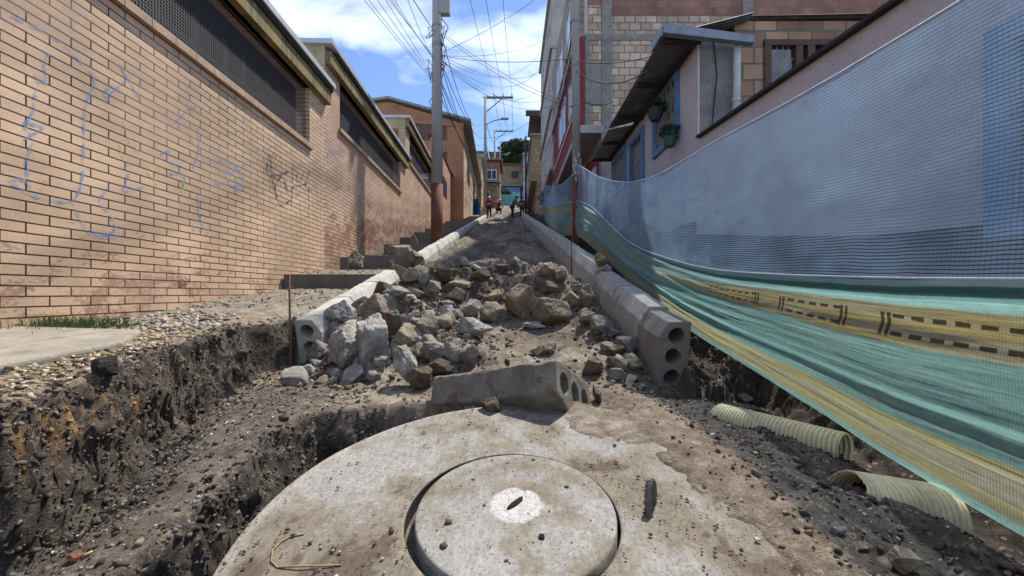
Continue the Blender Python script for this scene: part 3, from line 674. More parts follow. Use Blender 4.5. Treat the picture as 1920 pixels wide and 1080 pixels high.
mb.quadbox([(LC[0] + .33 * math.cos(t), LC[1] + .33 * math.sin(t), slab_z(LC[1] + .33 * math.sin(t)) - .07) for t in A_], (0, 0, -.01)); mb.build('shaft', mblack, slab)
# dirt grains on the slab
def scatter_slab():
    rng = np.random.default_rng(77); n = 5200
    X = rng.uniform(-.75, .85, n); Y = rng.uniform(.7, 1.95, n)
    k = (np.hypot(X - SLC[0], Y - SLC[1]) < SLR - .01); a = fbm(X * 3.2, Y * 3.2, oct=6, seed=301, gain=.6)
    rl = np.hypot(X - LC[0], Y - LC[1]); k &= (np.abs(rl - .295) > .012)
    k &= rng.uniform(size=n) < np.where(rl < .29, .13, .12 + .9 * sst(-.3, .3, a))
    X, Y = X[k], Y[k]; Vs, Fs, Cs = [], [], []; b = 0
    for i in range(len(X)):
        s = float(np.clip(rng.lognormal(math.log(.0024), .55), .001, .010)); P_, nf_ = SH[rng.integers(14)]; P = P_ * s * np.array([1, .8, .6])
        Vs.append(P + np.array([X[i], Y[i], slab_z(Y[i]) + .005 + s * .2])); Fs.append(nf_ + b); b += len(P)
        c = DK[rng.integers(5)] * 1.3 if rng.uniform() < .72 else PAL[rng.integers(7)]
        Cs.append(np.tile(c, (len(P), 1)))
    o = npmesh('gravel', np.vstack(Vs), np.vstack(Fs), M('pebble_attr', (.1,) * 3), colr=np.vstack(Cs), smooth=False)
    tag(o, 'fine soil crumbs and grit strewn over the manhole slab', 'gravel', kind='stuff')
scatter_slab()
for (px, py, s) in [(841, 983, .013), (1024, 1024, .0), (832, 1028, .011), (950, 1056, .007), (735, 1000, .009)]:
    if s == 0: continue
    z = F * .757 / ((py - 550) + F * .111); X_ = (px - 960) / F * z
    P, nf_ = hullstone(700 + px, 16); P = P * s
    o = npmesh('pebble', P, nf_, M('pebble_attr', (.1,) * 3), colr=np.tile(DK[1], (len(P), 1))); o.location = (X_, z, slab_z(z) + s * .5)
    tag(o, {841: 'black clod on the left half of the manhole lid', 832: 'brown clod on the slab left of the lid edge', 950: 'small dark clod near the bottom of the lid', 735: 'small clod on the slab left of the lid'}.get(px), 'pebble', 'clods lying on the manhole slab')
mrust = M('rusty_steel', (.11, .06, .04), .8, .4, 20, .5, 90, .003)
mwire = M('dry_wire', (.30, .21, .11), .8, .3, 20)
# thin wire loop on the slab
P = []
for (px, py) in [(640, 1062), (600, 1066), (560, 1068), (520, 1066), (508, 1055), (512, 1035), (526, 1018), (545, 1008), (570, 1003)]:
    z = F * .757 / ((py - 550) + F * .111); P.append(((px - 960) / F * z, z, slab_z(z) + .006 + .003 * math.sin(px)))
tag(MB().tube(P, .0022, 6).build('wire', mwire, smooth=True), 'thin rusty wire bent in a hook on the left of the slab', 'wire')
# bent rebar loop standing out of the slab
P = []
for t in range(15):
    a = math.pi * t / 14; P.append((.408 + .018 * math.cos(a) * 1.0, 1.165 - .07 * (t / 14), slab_z(1.14) - .01 + .085 * math.sin(a)))
mb = MB().tube(P, .010, 10)
for i in range(1, 14): mb.tube([Vector(P[i]) - Vector((.0, .002, 0)), Vector(P[i]) + Vector((.0, .003, .0005))], .0125, 8)
tag(mb.build('rebar_loop', M('grey_steel', (.14, .125, .11), .6, .4, 30), smooth=True), 'bent ribbed steel bar sticking out of the slab on the right', 'rebar')
def rebar(x, y, z0, z1, lean, label):
    tag(MB().tube([(x, y, z0), (x + lean * .5, y, (z0 + z1) / 2), (x + lean, y, z1)], .0075, 8).build('rebar_stake', mrust, smooth=True), label, 'rebar', 'steel marker stakes')
rebar(-1.60, 2.78, -.75, .135, -.012, 'rusty steel stake upright at the front of the left kerb')
rebar(KRX(6.0) - .25, 6.0, -.1, 1.25, .0, 'thin steel stake at the inner side of the right kerb')
# ================================================================ KERB BLOCKS
KW, KH, KL = .2167, .49, .8
def kerb_mesh(L=KL, seed=1):
    bm = bmesh.new()
    prof = [(0, 0), (KW, 0), (KW, .375), (KW - .062, KH), (0.012, KH), (0, KH - .012)]
    holes = [(KW * .5, .095), (KW * .5, .245), (KW * .5 - .012, .392)]; hr = .056; n = 20
    ends = []
    for y in (0, L):
        vs = [bm.verts.new((p[0], y, p[1])) for p in prof]; es = [bm.edges.new((vs[i], vs[(i + 1) % len(vs)])) for i in range(len(vs))]
        hs = []
        for hx, hz in holes:
            r = [bm.verts.new((hx + hr * math.cos(2 * math.pi * k / n), y, hz + hr * math.sin(2 * math.pi * k / n))) for k in range(n)]
            es += [bm.edges.new((r[i], r[(i + 1) % n])) for i in range(n)]; hs.append(r)
        bmesh.ops.triangle_fill(bm, use_beauty=True, use_dissolve=False, edges=es); ends.append((vs, hs))
    (a, ha), (b, hb) = ends; NS = 1
    for i in range(len(a)): bm.faces.new((a[i], a[(i + 1) % len(a)], b[(i + 1) % len(a)], b[i]))
    for r, q in zip(ha, hb):
        for i in range(n): bm.faces.new((r[i], q[i], q[(i + 1) % n], r[(i + 1) % n]))
    bmesh.ops.recalc_face_normals(bm, faces=bm.faces)
    # soften the outer arrises and chip them
    oe = [e for e in bm.edges if len(e.link_faces) == 2 and e.calc_face_angle(0) > .5 and not any(v_ in sum(ha + hb, []) for v_ in e.verts)]
    bmesh.ops.bevel(bm, geom=oe, offset=.008, segments=2, affect='EDGES', profile=.6)
    # cut along the length so the noise has points to move
    for k in range(1, 22):
        bmesh.ops.bisect_plane(bm, geom=bm.verts[:] + bm.edges[:] + bm.faces[:], plane_co=(0, L * k / 22, 0), plane_no=(0, 1, 0))
    for v_ in bm.verts:
        c = v_.co; d = float(vn(c.x * 25 + seed * 9, c.y * 25, c.z * 25, seed)); e = float(vn(c.x * 70, c.y * 70 + seed * 9, c.z * 70, seed + 5))
        cx, cz = KW / 2, KH / 2; s = .0035 * d + .0022 * e
        v_.co.x += s * (1 if c.x > cx else -1); v_.co.z += s * (1 if c.z > cz else -1)
        chip = max(0, float(vn(c.x * 12 + seed * 3, c.y * 9, c.z * 12, seed + 8)) - .45)
        if c.z > KH - .02: v_.co.z -= chip * .03
    me = bpy.data.meshes.new('kerb_block'); bm.to_mesh(me); bm.free()
    return me
mk = M('kerb_concrete', (.44, .425, .39), .9, .28, 3.5, .45, 85, .004, stain=((.25, .21, .16), .56))
mk2 = M('kerb_concrete_old', (.21, .195, .165), .92, .4, 7, .8, 50, .008, stain=((.13, .105, .075), .50))
KM = [kerb_mesh(seed=i) for i in range(4)]
for me in KM: me.materials.append(mk)
slope = math.atan(.2375); yaw = math.atan(.0125)
def kerb(x, y, z, me, mirror, label, group, pitch=slope, yw=yaw, zoff=0):
    o = bpy.data.objects.new('kerb_block', me); col.objects.link(o)
    # x,y,z = outer top corner at the near end; block extends uphill
    o.matrix_world = Matrix.Translation((x, y, z + zoff)) @ Matrix.Rotation(yw, 4, 'Z') @ Matrix.Rotation(pitch, 4, 'X') @ (Matrix.Scale(-1, 4, (1, 0, 0)) if mirror else Matrix.Identity(4)) @ Matrix.Translation((0, 0, -KH))
    tag(o, label, 'kerb block', group); return o
LT = lambda Y: -.98 + .2375 * Y; RT = lambda Y: -.76 + .2375 * Y
gl = 'concrete kerb blocks along the left edge of the street'; gr = 'concrete kerb blocks along the right edge of the street'
rk = random.Random(4)
dy = (KL + .008) * math.cos(slope)
labs = ['pale kerb block with open holes at the near end of the left row', 'second pale kerb block of the left row, behind the holed one', 'third left kerb block, last before the rubble gap']
for i in range(3): y = 3.2 + i * dy; kerb(KLX(y), y, LT(y), KM[i % 4], False, labs[i], gl)
y = 7.28; i = 0
while y < 29.5:
    kerb(KLX(y) + rk.uniform(-.006, .006), y, LT(y), KM[(i * 3) % 4], False, 'pale kerb block starting the long left row behind the rubble' if i == 0 else 'pale kerb block in the long left row running uphill from the rubble', gl, slope + rk.uniform(-.004, .004), yaw + rk.uniform(-.006, .006), rk.uniform(-.004, .004)); y += dy + .006; i += 1
# right row: profile mirrored so the chamfer faces the street
stub = kerb_mesh(.42, 9); stub.materials.append(M('kerb_concrete_shaded', (.25, .235, .21), .92, .3, 4, .5, 85, .004, stain=((.16, .14, .11), .56)))  # end block concrete darkened, carrying its backlit shade in the colour
kerb(1.215, 2.6, -.192, stub, True, 'short kerb end block with three round holes facing the viewer', gr, R(9), 0)
y = 2.98; i = 0
rl = ['grey kerb block directly behind the short holed end block', 'second grey kerb block behind the short holed end block', 'grey kerb block just below the ochre stone on the right row', 'kerb block carrying the ochre stone']
while y < 28:
    kerb(KRX(y) + rk.uniform(-.008, .008), y, RT(y) - (.05 if y < 4.2 else 0), KM[(i * 3 + 1) % 4], True, rl[i] if i < 4 else 'pale kerb block in the right row running uphill past the brown pole base', gr, slope + rk.uniform(-.005, .005), yaw + rk.uniform(-.008, .008), rk.uniform(-.006, .006)); y += dy + .006; i += 1
# fallen block lying on its street side, nearer arris raised
fm = kerb_mesh(.72, 13); fm.materials.append(mk2)
A = Vector((.883, -.42, .206)).normalized(); Bv = Vector((.50, .77, -.42)); Bv = (Bv - A * Bv.dot(A)).normalized(); Cv = A.cross(Bv).normalized()
if Cv.z < 0: Cv = -Cv
# local: x (0 back .. KW street side) -> -C (street side down), y -> along A, z (0 bottom .. KH top) -> -B (top toward the viewer)
fo = bpy.data.objects.new('kerb_block', fm); col.objects.link(fo)
X3, Y3, Z3 = -Cv, A, -Bv
if X3.cross(Y3).dot(Z3) < 0: fo['mirrored'] = True
Mx = Matrix(((X3.x, Y3.x, Z3.x, 0), (X3.y, Y3.y, Z3.y, 0), (X3.z, Y3.z, Z3.z, 0), (0, 0, 0, 1)))
tl = Vector((-.43, 2.1, -.452))                         # near top-left corner in the photo
fo.matrix_world = Matrix.Translation(tl) @ Mx @ Matrix.Translation((0, 0, -KH))
if 'mirrored' in fo: del fo['mirrored']
tag(fo, 'dirty broken kerb block with three holes, lying tilted across the manhole slab edge', 'kerb block')
# ================================================================ CONCRETE STEPS ON THE LEFT
mst = M('step_concrete', (.135, .125, .112), .95, .3, 4, .4, 60, .004, stain=((.09, .075, .06), .6))
for k in range(13):
    y = STEP0 + k * STEPD; x0 = LWX(y) + .02; x1 = KLX(y) - .01; zt = .27 + k * STEPH
    if k > 0: x0 += [0, .45, .25, .12, .1, .1, .05][min(k, 6)]
    mb = MB(); mb.box(x0, x1 - .005, y - .10, y + .03, zt - .42, zt)
    o = mb.build('step_riser', mst); bv = o.modifiers.new('b', 'BEVEL'); bv.width = .008; bv.segments = 2
    tag(o, ['lowest dark concrete step riser between brick wall and left kerb', 'second dark concrete step riser, beside the stacked stones', 'third dark concrete step riser up the left pavement', 'fourth dark concrete step riser, below the leaning slab'][k] if k < 4 else 'dark concrete step riser in the upper flight beyond the leaning slab', 'step', 'concrete steps up the left pavement')
# old pavement slab, leaning slab, grass
mb = MB(); top = [(-3.05, 1.35, -.31), (-2.05, 1.5, -.325), (-1.98, 1.95, -.29), (-2.22, 2.3, -.262), (-3.10, 2.42, -.25)]
top = [(x, y, float(left_z(np.array(y))) + .045) for x, y, z in top]
mb.quadbox(top, (0, 0, -.12)); o = mb.build('pavement_slab', M('old_pavement', (.30, .27, .22), .93, .3, 5, .6, 60, .006, stain=((.2, .15, .1), .55)))
bv = o.modifiers.new('b', 'BEVEL'); bv.width = .02; bv.segments = 3
tag(o, 'worn piece of old concrete pavement below the brick wall at the left', 'paving slab')
mb = MB(); zb = .27 + 2 * STEPH; yb = STEP0 + 3 * STEPD - .1
mb.quadbox([(-2.93, yb - .3, zb - .05), (-2.6, yb - .3, zb - .05), (-2.67, yb - .28, zb + .32), (-2.78, yb - .28, zb + .52), (-2.9, yb - .28, zb + .33)], (0, .06, 0))
tag(mb.build('stone_slab', M('slab_brown', (.17, .13, .10), .9)), 'pointed brown stone slab leaning upright on the steps by the wall', 'stone slab')
mb = MB(); mb.box(-3.14, -2.98, STEP0 + 1.50, STEP0 + 1.75, .40, .66)
tag(mb.build('brick_block', mst), 'dark concrete block beside the wall at the second step', 'block')
rg = random.Random(3); mb = MB()
for i in range(900):
    a = rg.gauss(0, .16); x = -2.86 + a * 1.1; y = 2.5 + rg.gauss(0, .10)
    x = max(x, LWX(y) + .02); z = float(hgt(x, y)) - .005; h = rg.uniform(.03, .11); dx, dy_ = rg.gauss(0, .035), rg.gauss(0, .035); wd = .0022
    mb.add([(x - wd, y, z), (x + wd, y, z), (x + dx * .5 + wd * .8, y + dy_ * .5, z + h * .6), (x + dx * .5 - wd * .8, y + dy_ * .5, z + h * .6), (x + dx, y + dy_, z + h)], [(0, 1, 2, 3), (3, 2, 4)])
tag(mb.build('grass', M('grass_blades', (.10, .16, .045), .7, .3, 30)), 'tufts of grass at the foot of the brick wall', 'grass', kind='stuff')
# ================================================================ CORRUGATED PIPES
def pipe(name, p0, p1, r, label, arc=(0, 360), seed=1, cut=0., nring=None, ncirc=56, squash=1.):
    p0, p1 = Vector(p0), Vector(p1); d = (p1 - p0); L = d.length; d.normalize(); up = Vector((0, 0, 1)); sd_ = d.cross(up).normalized(); up = sd_.cross(d)
    pitch = .0165; nl = int(L / pitch * 8); a0, a1 = R(arc[0]), R(arc[1]); V_ = []; closed = arc[1] - arc[0] >= 360
    na_ = ncirc if closed else ncirc + 1
    rr_ = np.random.default_rng(seed); jag = rr_.uniform(-.5, 1, na_) * .008
    for i in range(nl + 1):
        for k in range(na_):
            a = a0 + (a1 - a0) * k / ncirc
            s = L * i / nl + (cut * math.sin(a) if i < nl * .3 else 0) * (1 - i / (nl * .3)) + (jag[k] if i == 0 else 0)
            rad = r * (1 + .0) + .0045 * (math.tanh(2.2 * math.sin(2 * math.pi * (L * i / nl) / pitch)))
            V_.append(p0 + d * s + sd_ * (rad * math.cos(a)) + up * (rad * math.sin(a) * squash))
    Fq = []
    for i in range(nl):
        for k in range(ncirc):
            k2 = (k + 1) % na_ if closed else k + 1
            Fq.append((i * na_ + k, i * na_ + k2, (i + 1) * na_ + k2, (i + 1) * na_ + k))
    o = npmesh(name, [tuple(q) for q in V_], Fq, M('pipe_plastic', (.66, .61, .38), .5, .25, 9, .15, 60, .002, stain=((.26, .2, .12), .62)))
    so = o.modifiers.new('s', 'SOLIDIFY'); so.thickness = .003
    tag(o, label, 'pipe', 'yellow corrugated drain pipes'); return o
pipe('drain_pipe', (1.02, 1.93, -.615), (1.275, 1.465, -.60), .060, 'long yellow corrugated pipe half buried, its broken end toward the street', seed=4, cut=.03)
pipe('drain_pipe', (1.06, 1.23, -.655), (1.345, 1.20, -.69), .08, 'short wide yellow corrugated pipe piece with open broken end', arc=(-25, 205), seed=8, cut=.03)
# ================================================================ NETTING
mb_top_z = [(-.6, .80), (0, .82), (1.0, .86), (1.5, .885), (2, .93), (2.6, 1.01), (3.3, 1.04), (4, 1.16), (4.8, 1.385), (6, 1.83), (7.62, 2.57)]
mid_z = [(-.6, .0), (0, .0), (1.0, .03), (1.5, .058), (2, .097), (2.6, .155), (4, .47), (5, .87), (6, 1.33), (7.62, 1.86)]
bot_z = [(-.6, -.70), (0, -.69), (1.0, -.655), (1.5, -.548), (2, -.44), (2.6, -.345), (4, .03), (6, .67), (7.0, .98), (7.62, 1.14)]
def it(T, s): return np.interp(s, [a for a, b in T], [b for a, b in T])
def smooth_it(T, s):
    k = np.linspace(-.45, .45, 9); return sum(it(T, np.asarray(s) + q) for q in k) / 9
m, N = newmat('clear_netting')
uv = N.n('ShaderNodeUVMap').outputs[0]; sp = N.n('ShaderNodeSeparateXYZ'); N.t.links.new(uv, sp.inputs[0])
v = N.n('ShaderNodeTexCoord').outputs['Object']
wv = N.noise(v, 3.2, 3, .5)
vv_ = N.math('ADD', sp.outputs[1], N.math('MULTIPLY', wv, .035))
fr = N.math('FRACT', N.math('MULTIPLY', vv_, 66.))                         # weft threads, 96 over a 1 m drop
th1 = N.ramp(N.math('ABSOLUTE', N.math('SUBTRACT', fr, .5)), .14, .07)
fr2 = N.math('FRACT', N.math('MULTIPLY', N.math('ADD', sp.outputs[0], N.math('MULTIPLY', wv, .02)), 80.))
th2 = N.ramp(N.math('ABSOLUTE', N.math('SUBTRACT', fr2, .5)), .14, .07)
clump = N.ramp(N.noise(v, 2.2, 5, .6), .35, .65, (.6,) * 3, (1.15,) * 3)
fac = N.math('ADD', N.math('MULTIPLY', th1, .52), N.math('MULTIPLY', th2, .13))
fac = N.math('MAXIMUM', fac, N.math('MULTIPLY', N.ramp(sp.outputs[1], .0, .012, (1,) * 3, (0,) * 3), .9))
fac = N.math('MULTIPLY', N.math('ADD', fac, .04), clump); fac = N.math('MINIMUM', fac, .95)
df = N.n('ShaderNodeBsdfDiffuse'); df.inputs[0].default_value = (.40, .60, .80, 1); tl_ = N.n('ShaderNodeBsdfTranslucent'); tl_.inputs[0].default_value = (.31, .52, .78, 1)
gs = N.n('ShaderNodeBsdfGlossy'); gs.inputs[0].default_value = (.8, .85, .9, 1); gs.inputs['Roughness'].default_value = .35
a1_ = N.n('ShaderNodeMixShader'); a1_.inputs[0].default_value = .45; N.t.links.new(df.outputs[0], a1_.inputs[1]); N.t.links.new(tl_.outputs[0], a1_.inputs[2])
a2_ = N.n('ShaderNodeMixShader'); a2_.inputs[0].default_value = .12; N.t.links.new(a1_.outputs[0], a2_.inputs[1]); N.t.links.new(gs.outputs[0], a2_.inputs[2])
tr = N.n('ShaderNodeBsdfTransparent'); tr.inputs[0].default_value = (.77, .87, 1.0, 1)
a3_ = N.n('ShaderNodeMixShader'); N.t.links.new(fac, a3_.inputs[0]); N.t.links.new(tr.outputs[0], a3_.inputs[1]); N.t.links.new(a2_.outputs[0], a3_.inputs[2])
o_ = N.n('ShaderNodeOutputMaterial'); N.t.links.new(a3_.outputs[0], o_.inputs[0]); mat_net = m
m, N = newmat('woven_tarp')
at = N.n('ShaderNodeAttribute'); at.attribute_name = 'Col'; uv = N.n('ShaderNodeUVMap').outputs[0]; sp = N.n('ShaderNodeSeparateXYZ'); N.t.links.new(uv, sp.inputs[0])
mpn = N.n('ShaderNodeMapping'); mpn.inputs['Scale'].default_value = (.7, 16, 1); N.t.links.new(uv, mpn.inputs[0])
stk = N.noise(mpn.outputs[0], 5, 6, .7); v = N.n('ShaderNodeTexCoord').outputs['Object']; fine = N.noise(v, 45, 4, .7)
cc = N.mix(1., at.outputs['Color'], N.ramp(stk, .32, .68, (.76,) * 3, (1.2,) * 3), 'MULTIPLY')
cc = N.mix(.5, cc, N.ramp(fine, .3, .7, (.75,) * 3, (1.15,) * 3), 'MULTIPLY')
wf = N.math('SINE', N.math('MULTIPLY', sp.outputs[1], 900.)); wf2 = N.math('SINE', N.math('MULTIPLY', sp.outputs[0], 900.))
hh = N.math('ADD', stk, N.math('MULTIPLY', N.math('ADD', wf, wf2), .06))
pb = N.n('ShaderNodeBsdfPrincipled'); N.t.links.new(cc, pb.inputs[0]); pb.inputs['Roughness'].default_value = .5; pb.inputs['Specular IOR Level'].default_value = .35
bp = N.n('ShaderNodeBump'); bp.inputs['Strength'].default_value = .35; bp.inputs['Distance'].default_value = .01; N.t.links.new(hh, bp.inputs['Height']); N.t.links.new(bp.outputs[0], pb.inputs['Normal'])
tl_ = N.n('ShaderNodeBsdfTranslucent'); N.t.links.new(N.mix(1., cc, (1.3, 1.3, 1.3), 'MULTIPLY'), tl_.inputs[0]); N.t.links.new(bp.outputs[0], tl_.inputs['Normal'])
tr = N.n('ShaderNodeBsdfTransparent')
a1_ = N.n('ShaderNodeMixShader'); a1_.inputs[0].default_value = .52; N.t.links.new(pb.outputs[0], a1_.inputs[1]); N.t.links.new(tl_.outputs[0], a1_.inputs[2])
a3_ = N.n('ShaderNodeMixShader'); N.t.links.new(N.ramp(stk, .3, .75, (.04,) * 3, (.22,) * 3), a3_.inputs[0]); N.t.links.new(a1_.outputs[0], a3_.inputs[1]); N.t.links.new(tr.outputs[0], a3_.inputs[2])
o_ = N.n('ShaderNodeOutputMaterial'); N.t.links.new(a3_.outputs[0], o_.inputs[0]); mat_tarp = m
def sheet_x(s, t):
    """lateral position of the netting: s metres along the street, t 0 top .. 1 middle .. 2 bottom"""
    base = 1.33 - .008 * np.clip(s - 1, 0, 9) + .0 * s
    pull = .05 * np.exp(-((s - 7.62) / .5) ** 2)
    sag = .05 * np.sin(np.pi * np.clip(t, 0, 1)) * np.sin(s * .9 + .4)
    return base - pull * 0 + sag
def tarp(name, s0, s1, ns, nt_, midf, botf, xf, parent, near=True, seed=0):
    s = np.concatenate([np.linspace(s0, .9, 50), np.linspace(.9, 2.7, 800)[1:], np.linspace(2.7, s1, 420)[1:]]) if near else np.linspace(s0, s1, ns); ns = len(s)
    t = np.linspace(0, 1, nt_); S, T = np.meshgrid(s, t)
    zm, zb = midf(S), botf(S)
    wgt = np.sin(np.pi * np.clip(T, 0, 1)) ** .6
    squeeze = sst(1.8, 4.5, S) if near else .7
    fold = (.009 * np.sin(T * 21 + 1.6 * np.sin(S * .8) + seed) + .004 * np.sin(T * 47 + S * .9)) * (.12 + 1.1 * squeeze) + .035 * fbm(S * .8, T * 6, oct=5, seed=61 + seed) * (.5 + .8 * squeeze) + .012 * np.exp(-((T - .64) / .03) ** 2)
    belly = -.035 * np.sin(np.pi * T) * sst(.6, 2., S) if near else -.03 * np.sin(np.pi * T)
    roll = .035 * np.exp(-((T - .05) / .05) ** 2)
    X = xf(S) - roll + (fold + belly) * wgt
    Z = zm + (zb - zm) * T + .006 * fbm(S * 3, T * 3, oct=3, seed=71)
    # colour bands woven in
    q = T + .012 * fbm(S * 2, T * 5, oct=3, seed=81)
    n_ = fbm(S * 1.3, T * 26, oct=4, seed=83 + seed)
    teal = c3(.20, .385, .37); lteal = c3(.30, .54, .51); dteal = c3(.045, .16, .145); yel = c3(.46, .40, .17); lyel = c3(.52, .49, .34)
    Cc = np.ones(S.shape + (3,)) * teal
    Cc = lerp(Cc, np.ones(3) * lteal, sst(-.1, .5, n_) * .55)
    Cc = lerp(Cc, np.ones(3) * c3(.13, .31, .31), sst(.1, .5, -n_) * .4)
    if near:
        Cc = lerp(Cc, np.ones(3) * dteal, sst(.085, .06, q) * .8)
        Cc = lerp(Cc, np.ones(3) * lteal, sst(.07, .085, q) * sst(.15, .14, q) * .9)
        lo = np.interp(S, [.5, 1, 1.5, 2, 2.6, 3.6, 7.6], [.15, .145, .135, .14, .19, .30, .16]); hi = np.interp(S, [.5, 1, 1.5, 2, 2.6, 3.6, 7.6], [.35, .34, .35, .33, .31, .38, .34])
        yb = sst(lo - .008, lo + .004, q) * sst(hi + .008, hi - .004, q)
        Cc = lerp(Cc, np.ones(3) * lerp(np.ones(S.shape + (3,)) * yel, np.ones(3) * lyel, sst(-.3, .4, n_)), yb * np.interp(S, [.5, 2.2, 3, 4.5, 7], [1, .95, .6, .75, .9]))
    if near: Cc = lerp(Cc, np.ones(3) * c3(.30, .47, .50), sst(2.8, 4.6, S) * (.45 + .3 * sst(-.2, .3, n_)))
    else: Cc = lerp(Cc, np.ones(3) * c3(.30, .50, .50), np.ones(S.shape) * .4)
    y0 = .73; yb = sst(y0 - .02, y0 + .03, q + .03 * n_) * sst(.965, .95, q)
    Cc = lerp(Cc, lerp(np.ones(S.shape + (3,)) * yel, np.ones(3) * lyel * 1.05, sst(-.25, .35, n_)), yb * (.8 if near else .8))
    Cc = lerp(Cc, np.ones(3) * c3(.16, .12, .05), yb * sst(.2, .5, fbm(S * .5, T * 60, oct=3, seed=91)) * .6)
    Cc = lerp(Cc, np.ones(3) * lteal * 1.05, sst(.955, .965, q))
    if not near:
        yb = sst(.1, .14, q) * sst(.38, .3, q); Cc = lerp(Cc, np.ones(3) * yel, yb * .8)
    if near:      # printed frames of dashes with double bars
        u = (T - lo) / (hi - lo); blk = np.zeros(S.shape)
        for a, b in ((.55, 1.345), (1.535, 1.85), (2.06, 2.55)):
            ins = (S > a) & (S < b); per = .062
            ph = ((S - a) / per) % 1
            blk = np.where(ins & (ph < .62) & ((np.abs(u - .30) < .055) | (np.abs(u - .76) < .055)), 1, blk)
            for e in ((b, b + .022) if b < 2.3 else ()) + ((a, a - .022) if a > 1 else ()):
                blk = np.where((np.abs(S - e) < .0065) & (u > .22) & (u < .84), 1, blk)
        Cc = lerp(Cc, np.ones(3) * c3(.055, .048, .025), blk * .92)
    V_ = np.stack([X, S, Z], -1).reshape(-1, 3); ii = np.arange(ns * nt_).reshape(nt_, ns)
    Q_ = np.stack([ii[:-1, :-1], ii[:-1, 1:], ii[1:, 1:], ii[1:, :-1]], -1).reshape(-1, 4)
    return npmesh(name, V_, Q_, mat_tarp, parent, Cc.reshape(-1, 3), True, np.stack([S, T], -1).reshape(-1, 2))
def net(name, s0, s1, ns, nt_, topf, midf, xf, parent, seed=0, amp=1.):
    s = np.linspace(s0, s1, ns); t = np.linspace(0, 1, nt_); S, T = np.meshgrid(s, t)
    X = xf(S) + amp * (.03 * np.sin(np.pi * T) * np.sin(S * 1.1 + .5) + .010 * fbm(S * 2.5, T * 5, oct=3, seed=51 + seed) + .006 * np.sin(S * 9 + 3 * T) * np.sin(np.pi * T))
    Z = topf(S) + (midf(S) - topf(S)) * T
    V_ = np.stack([X, S, Z], -1).reshape(-1, 3); ii = np.arange(ns * nt_).reshape(nt_, ns)
    Q_ = np.stack([ii[:-1, :-1], ii[:-1, 1:], ii[1:, 1:], ii[1:, :-1]], -1).reshape(-1, 4)
    return npmesh(name, V_, Q_, mat_net, parent, None, True, np.stack([S, T], -1).reshape(-1, 2))
nearf = empty('netting_fence', (1.33, 1, -.7), 0, 'sagging blue mesh and teal yellow tarp fence strung beside the viewer on the right', 'netting')
Tf, Mf, Bf = (lambda s: smooth_it(mb_top_z, s)), (lambda s: smooth_it(mid_z, s)), (lambda s: smooth_it(bot_z, s))
xfn = lambda s: 1.33 - .003 * np.clip(s - 1, 0, 9)
def unpar(o, p): o.matrix_parent_inverse = Matrix.Translation(p.location).inverted(); return o
unpar(net('mesh_screen', -.5, 7.72, 420, 60, Tf, Mf, xfn, nearf), nearf)
unpar(tarp('tarp', -.5, 7.72, 1700, 330, Mf, Bf, xfn, nearf), nearf)
P = [(float(xfn(s)), s, float(Tf(s))) for s in np.linspace(-.5, 7.72, 80)]
unpar(MB().tube(P, .004, 6).build('top_cord', M('cord_white', (.62, .68, .78), .7), nearf, smooth=True), nearf)
P = [(float(xfn(s)) - .03, s, float(Mf(s)) + .004) for s in np.linspace(-.5, 7.72, 80)]
unpar(MB().tube(P, .005, 6).build('seam_cord', M('cord_white', (.62, .68, .78), .7), nearf, smooth=True), nearf)
farf = empty('netting_fence', (1.25, 8, 1.2), 0, 'blue mesh and teal tarp fence continuing uphill behind the right pole', 'netting')
Tq = lambda s: np.interp(s, [7.7, 9.5, 11.5, 14.2], [2.45, 2.72, 3.2, 4.02]); Mq = lambda s: np.interp(s, [7.7, 9, 12, 14.2], [1.85, 2.15, 2.75, 3.3]); Bq = lambda s: np.interp(s, [7.7, 8.5, 10, 12, 14.2], [1.18, 1.28, 1.5, 1.98, 2.72])
xq = lambda s: 1.27 - .01 * (s - 7.7)
unpar(net('mesh_screen', 7.86, 14.2, 120, 40, Tq, Mq, xq, farf, 3, 1.5), farf)
unpar(tarp('tarp', 7.86, 14.2, 300, 120, Mq, Bq, xq, farf, False, 3), farf)
for yy_ in (11.2, 14.2):
    unpar(MB().tube([(xq(yy_) + .03, yy_, float(hgt(xq(yy_), yy_)) - .2), (xq(yy_) + .03, yy_, float(Tq(yy_)) + .05)], .02, 8).build('post', M('post_wood', (.2, .15, .1)), farf, smooth=True), farf)
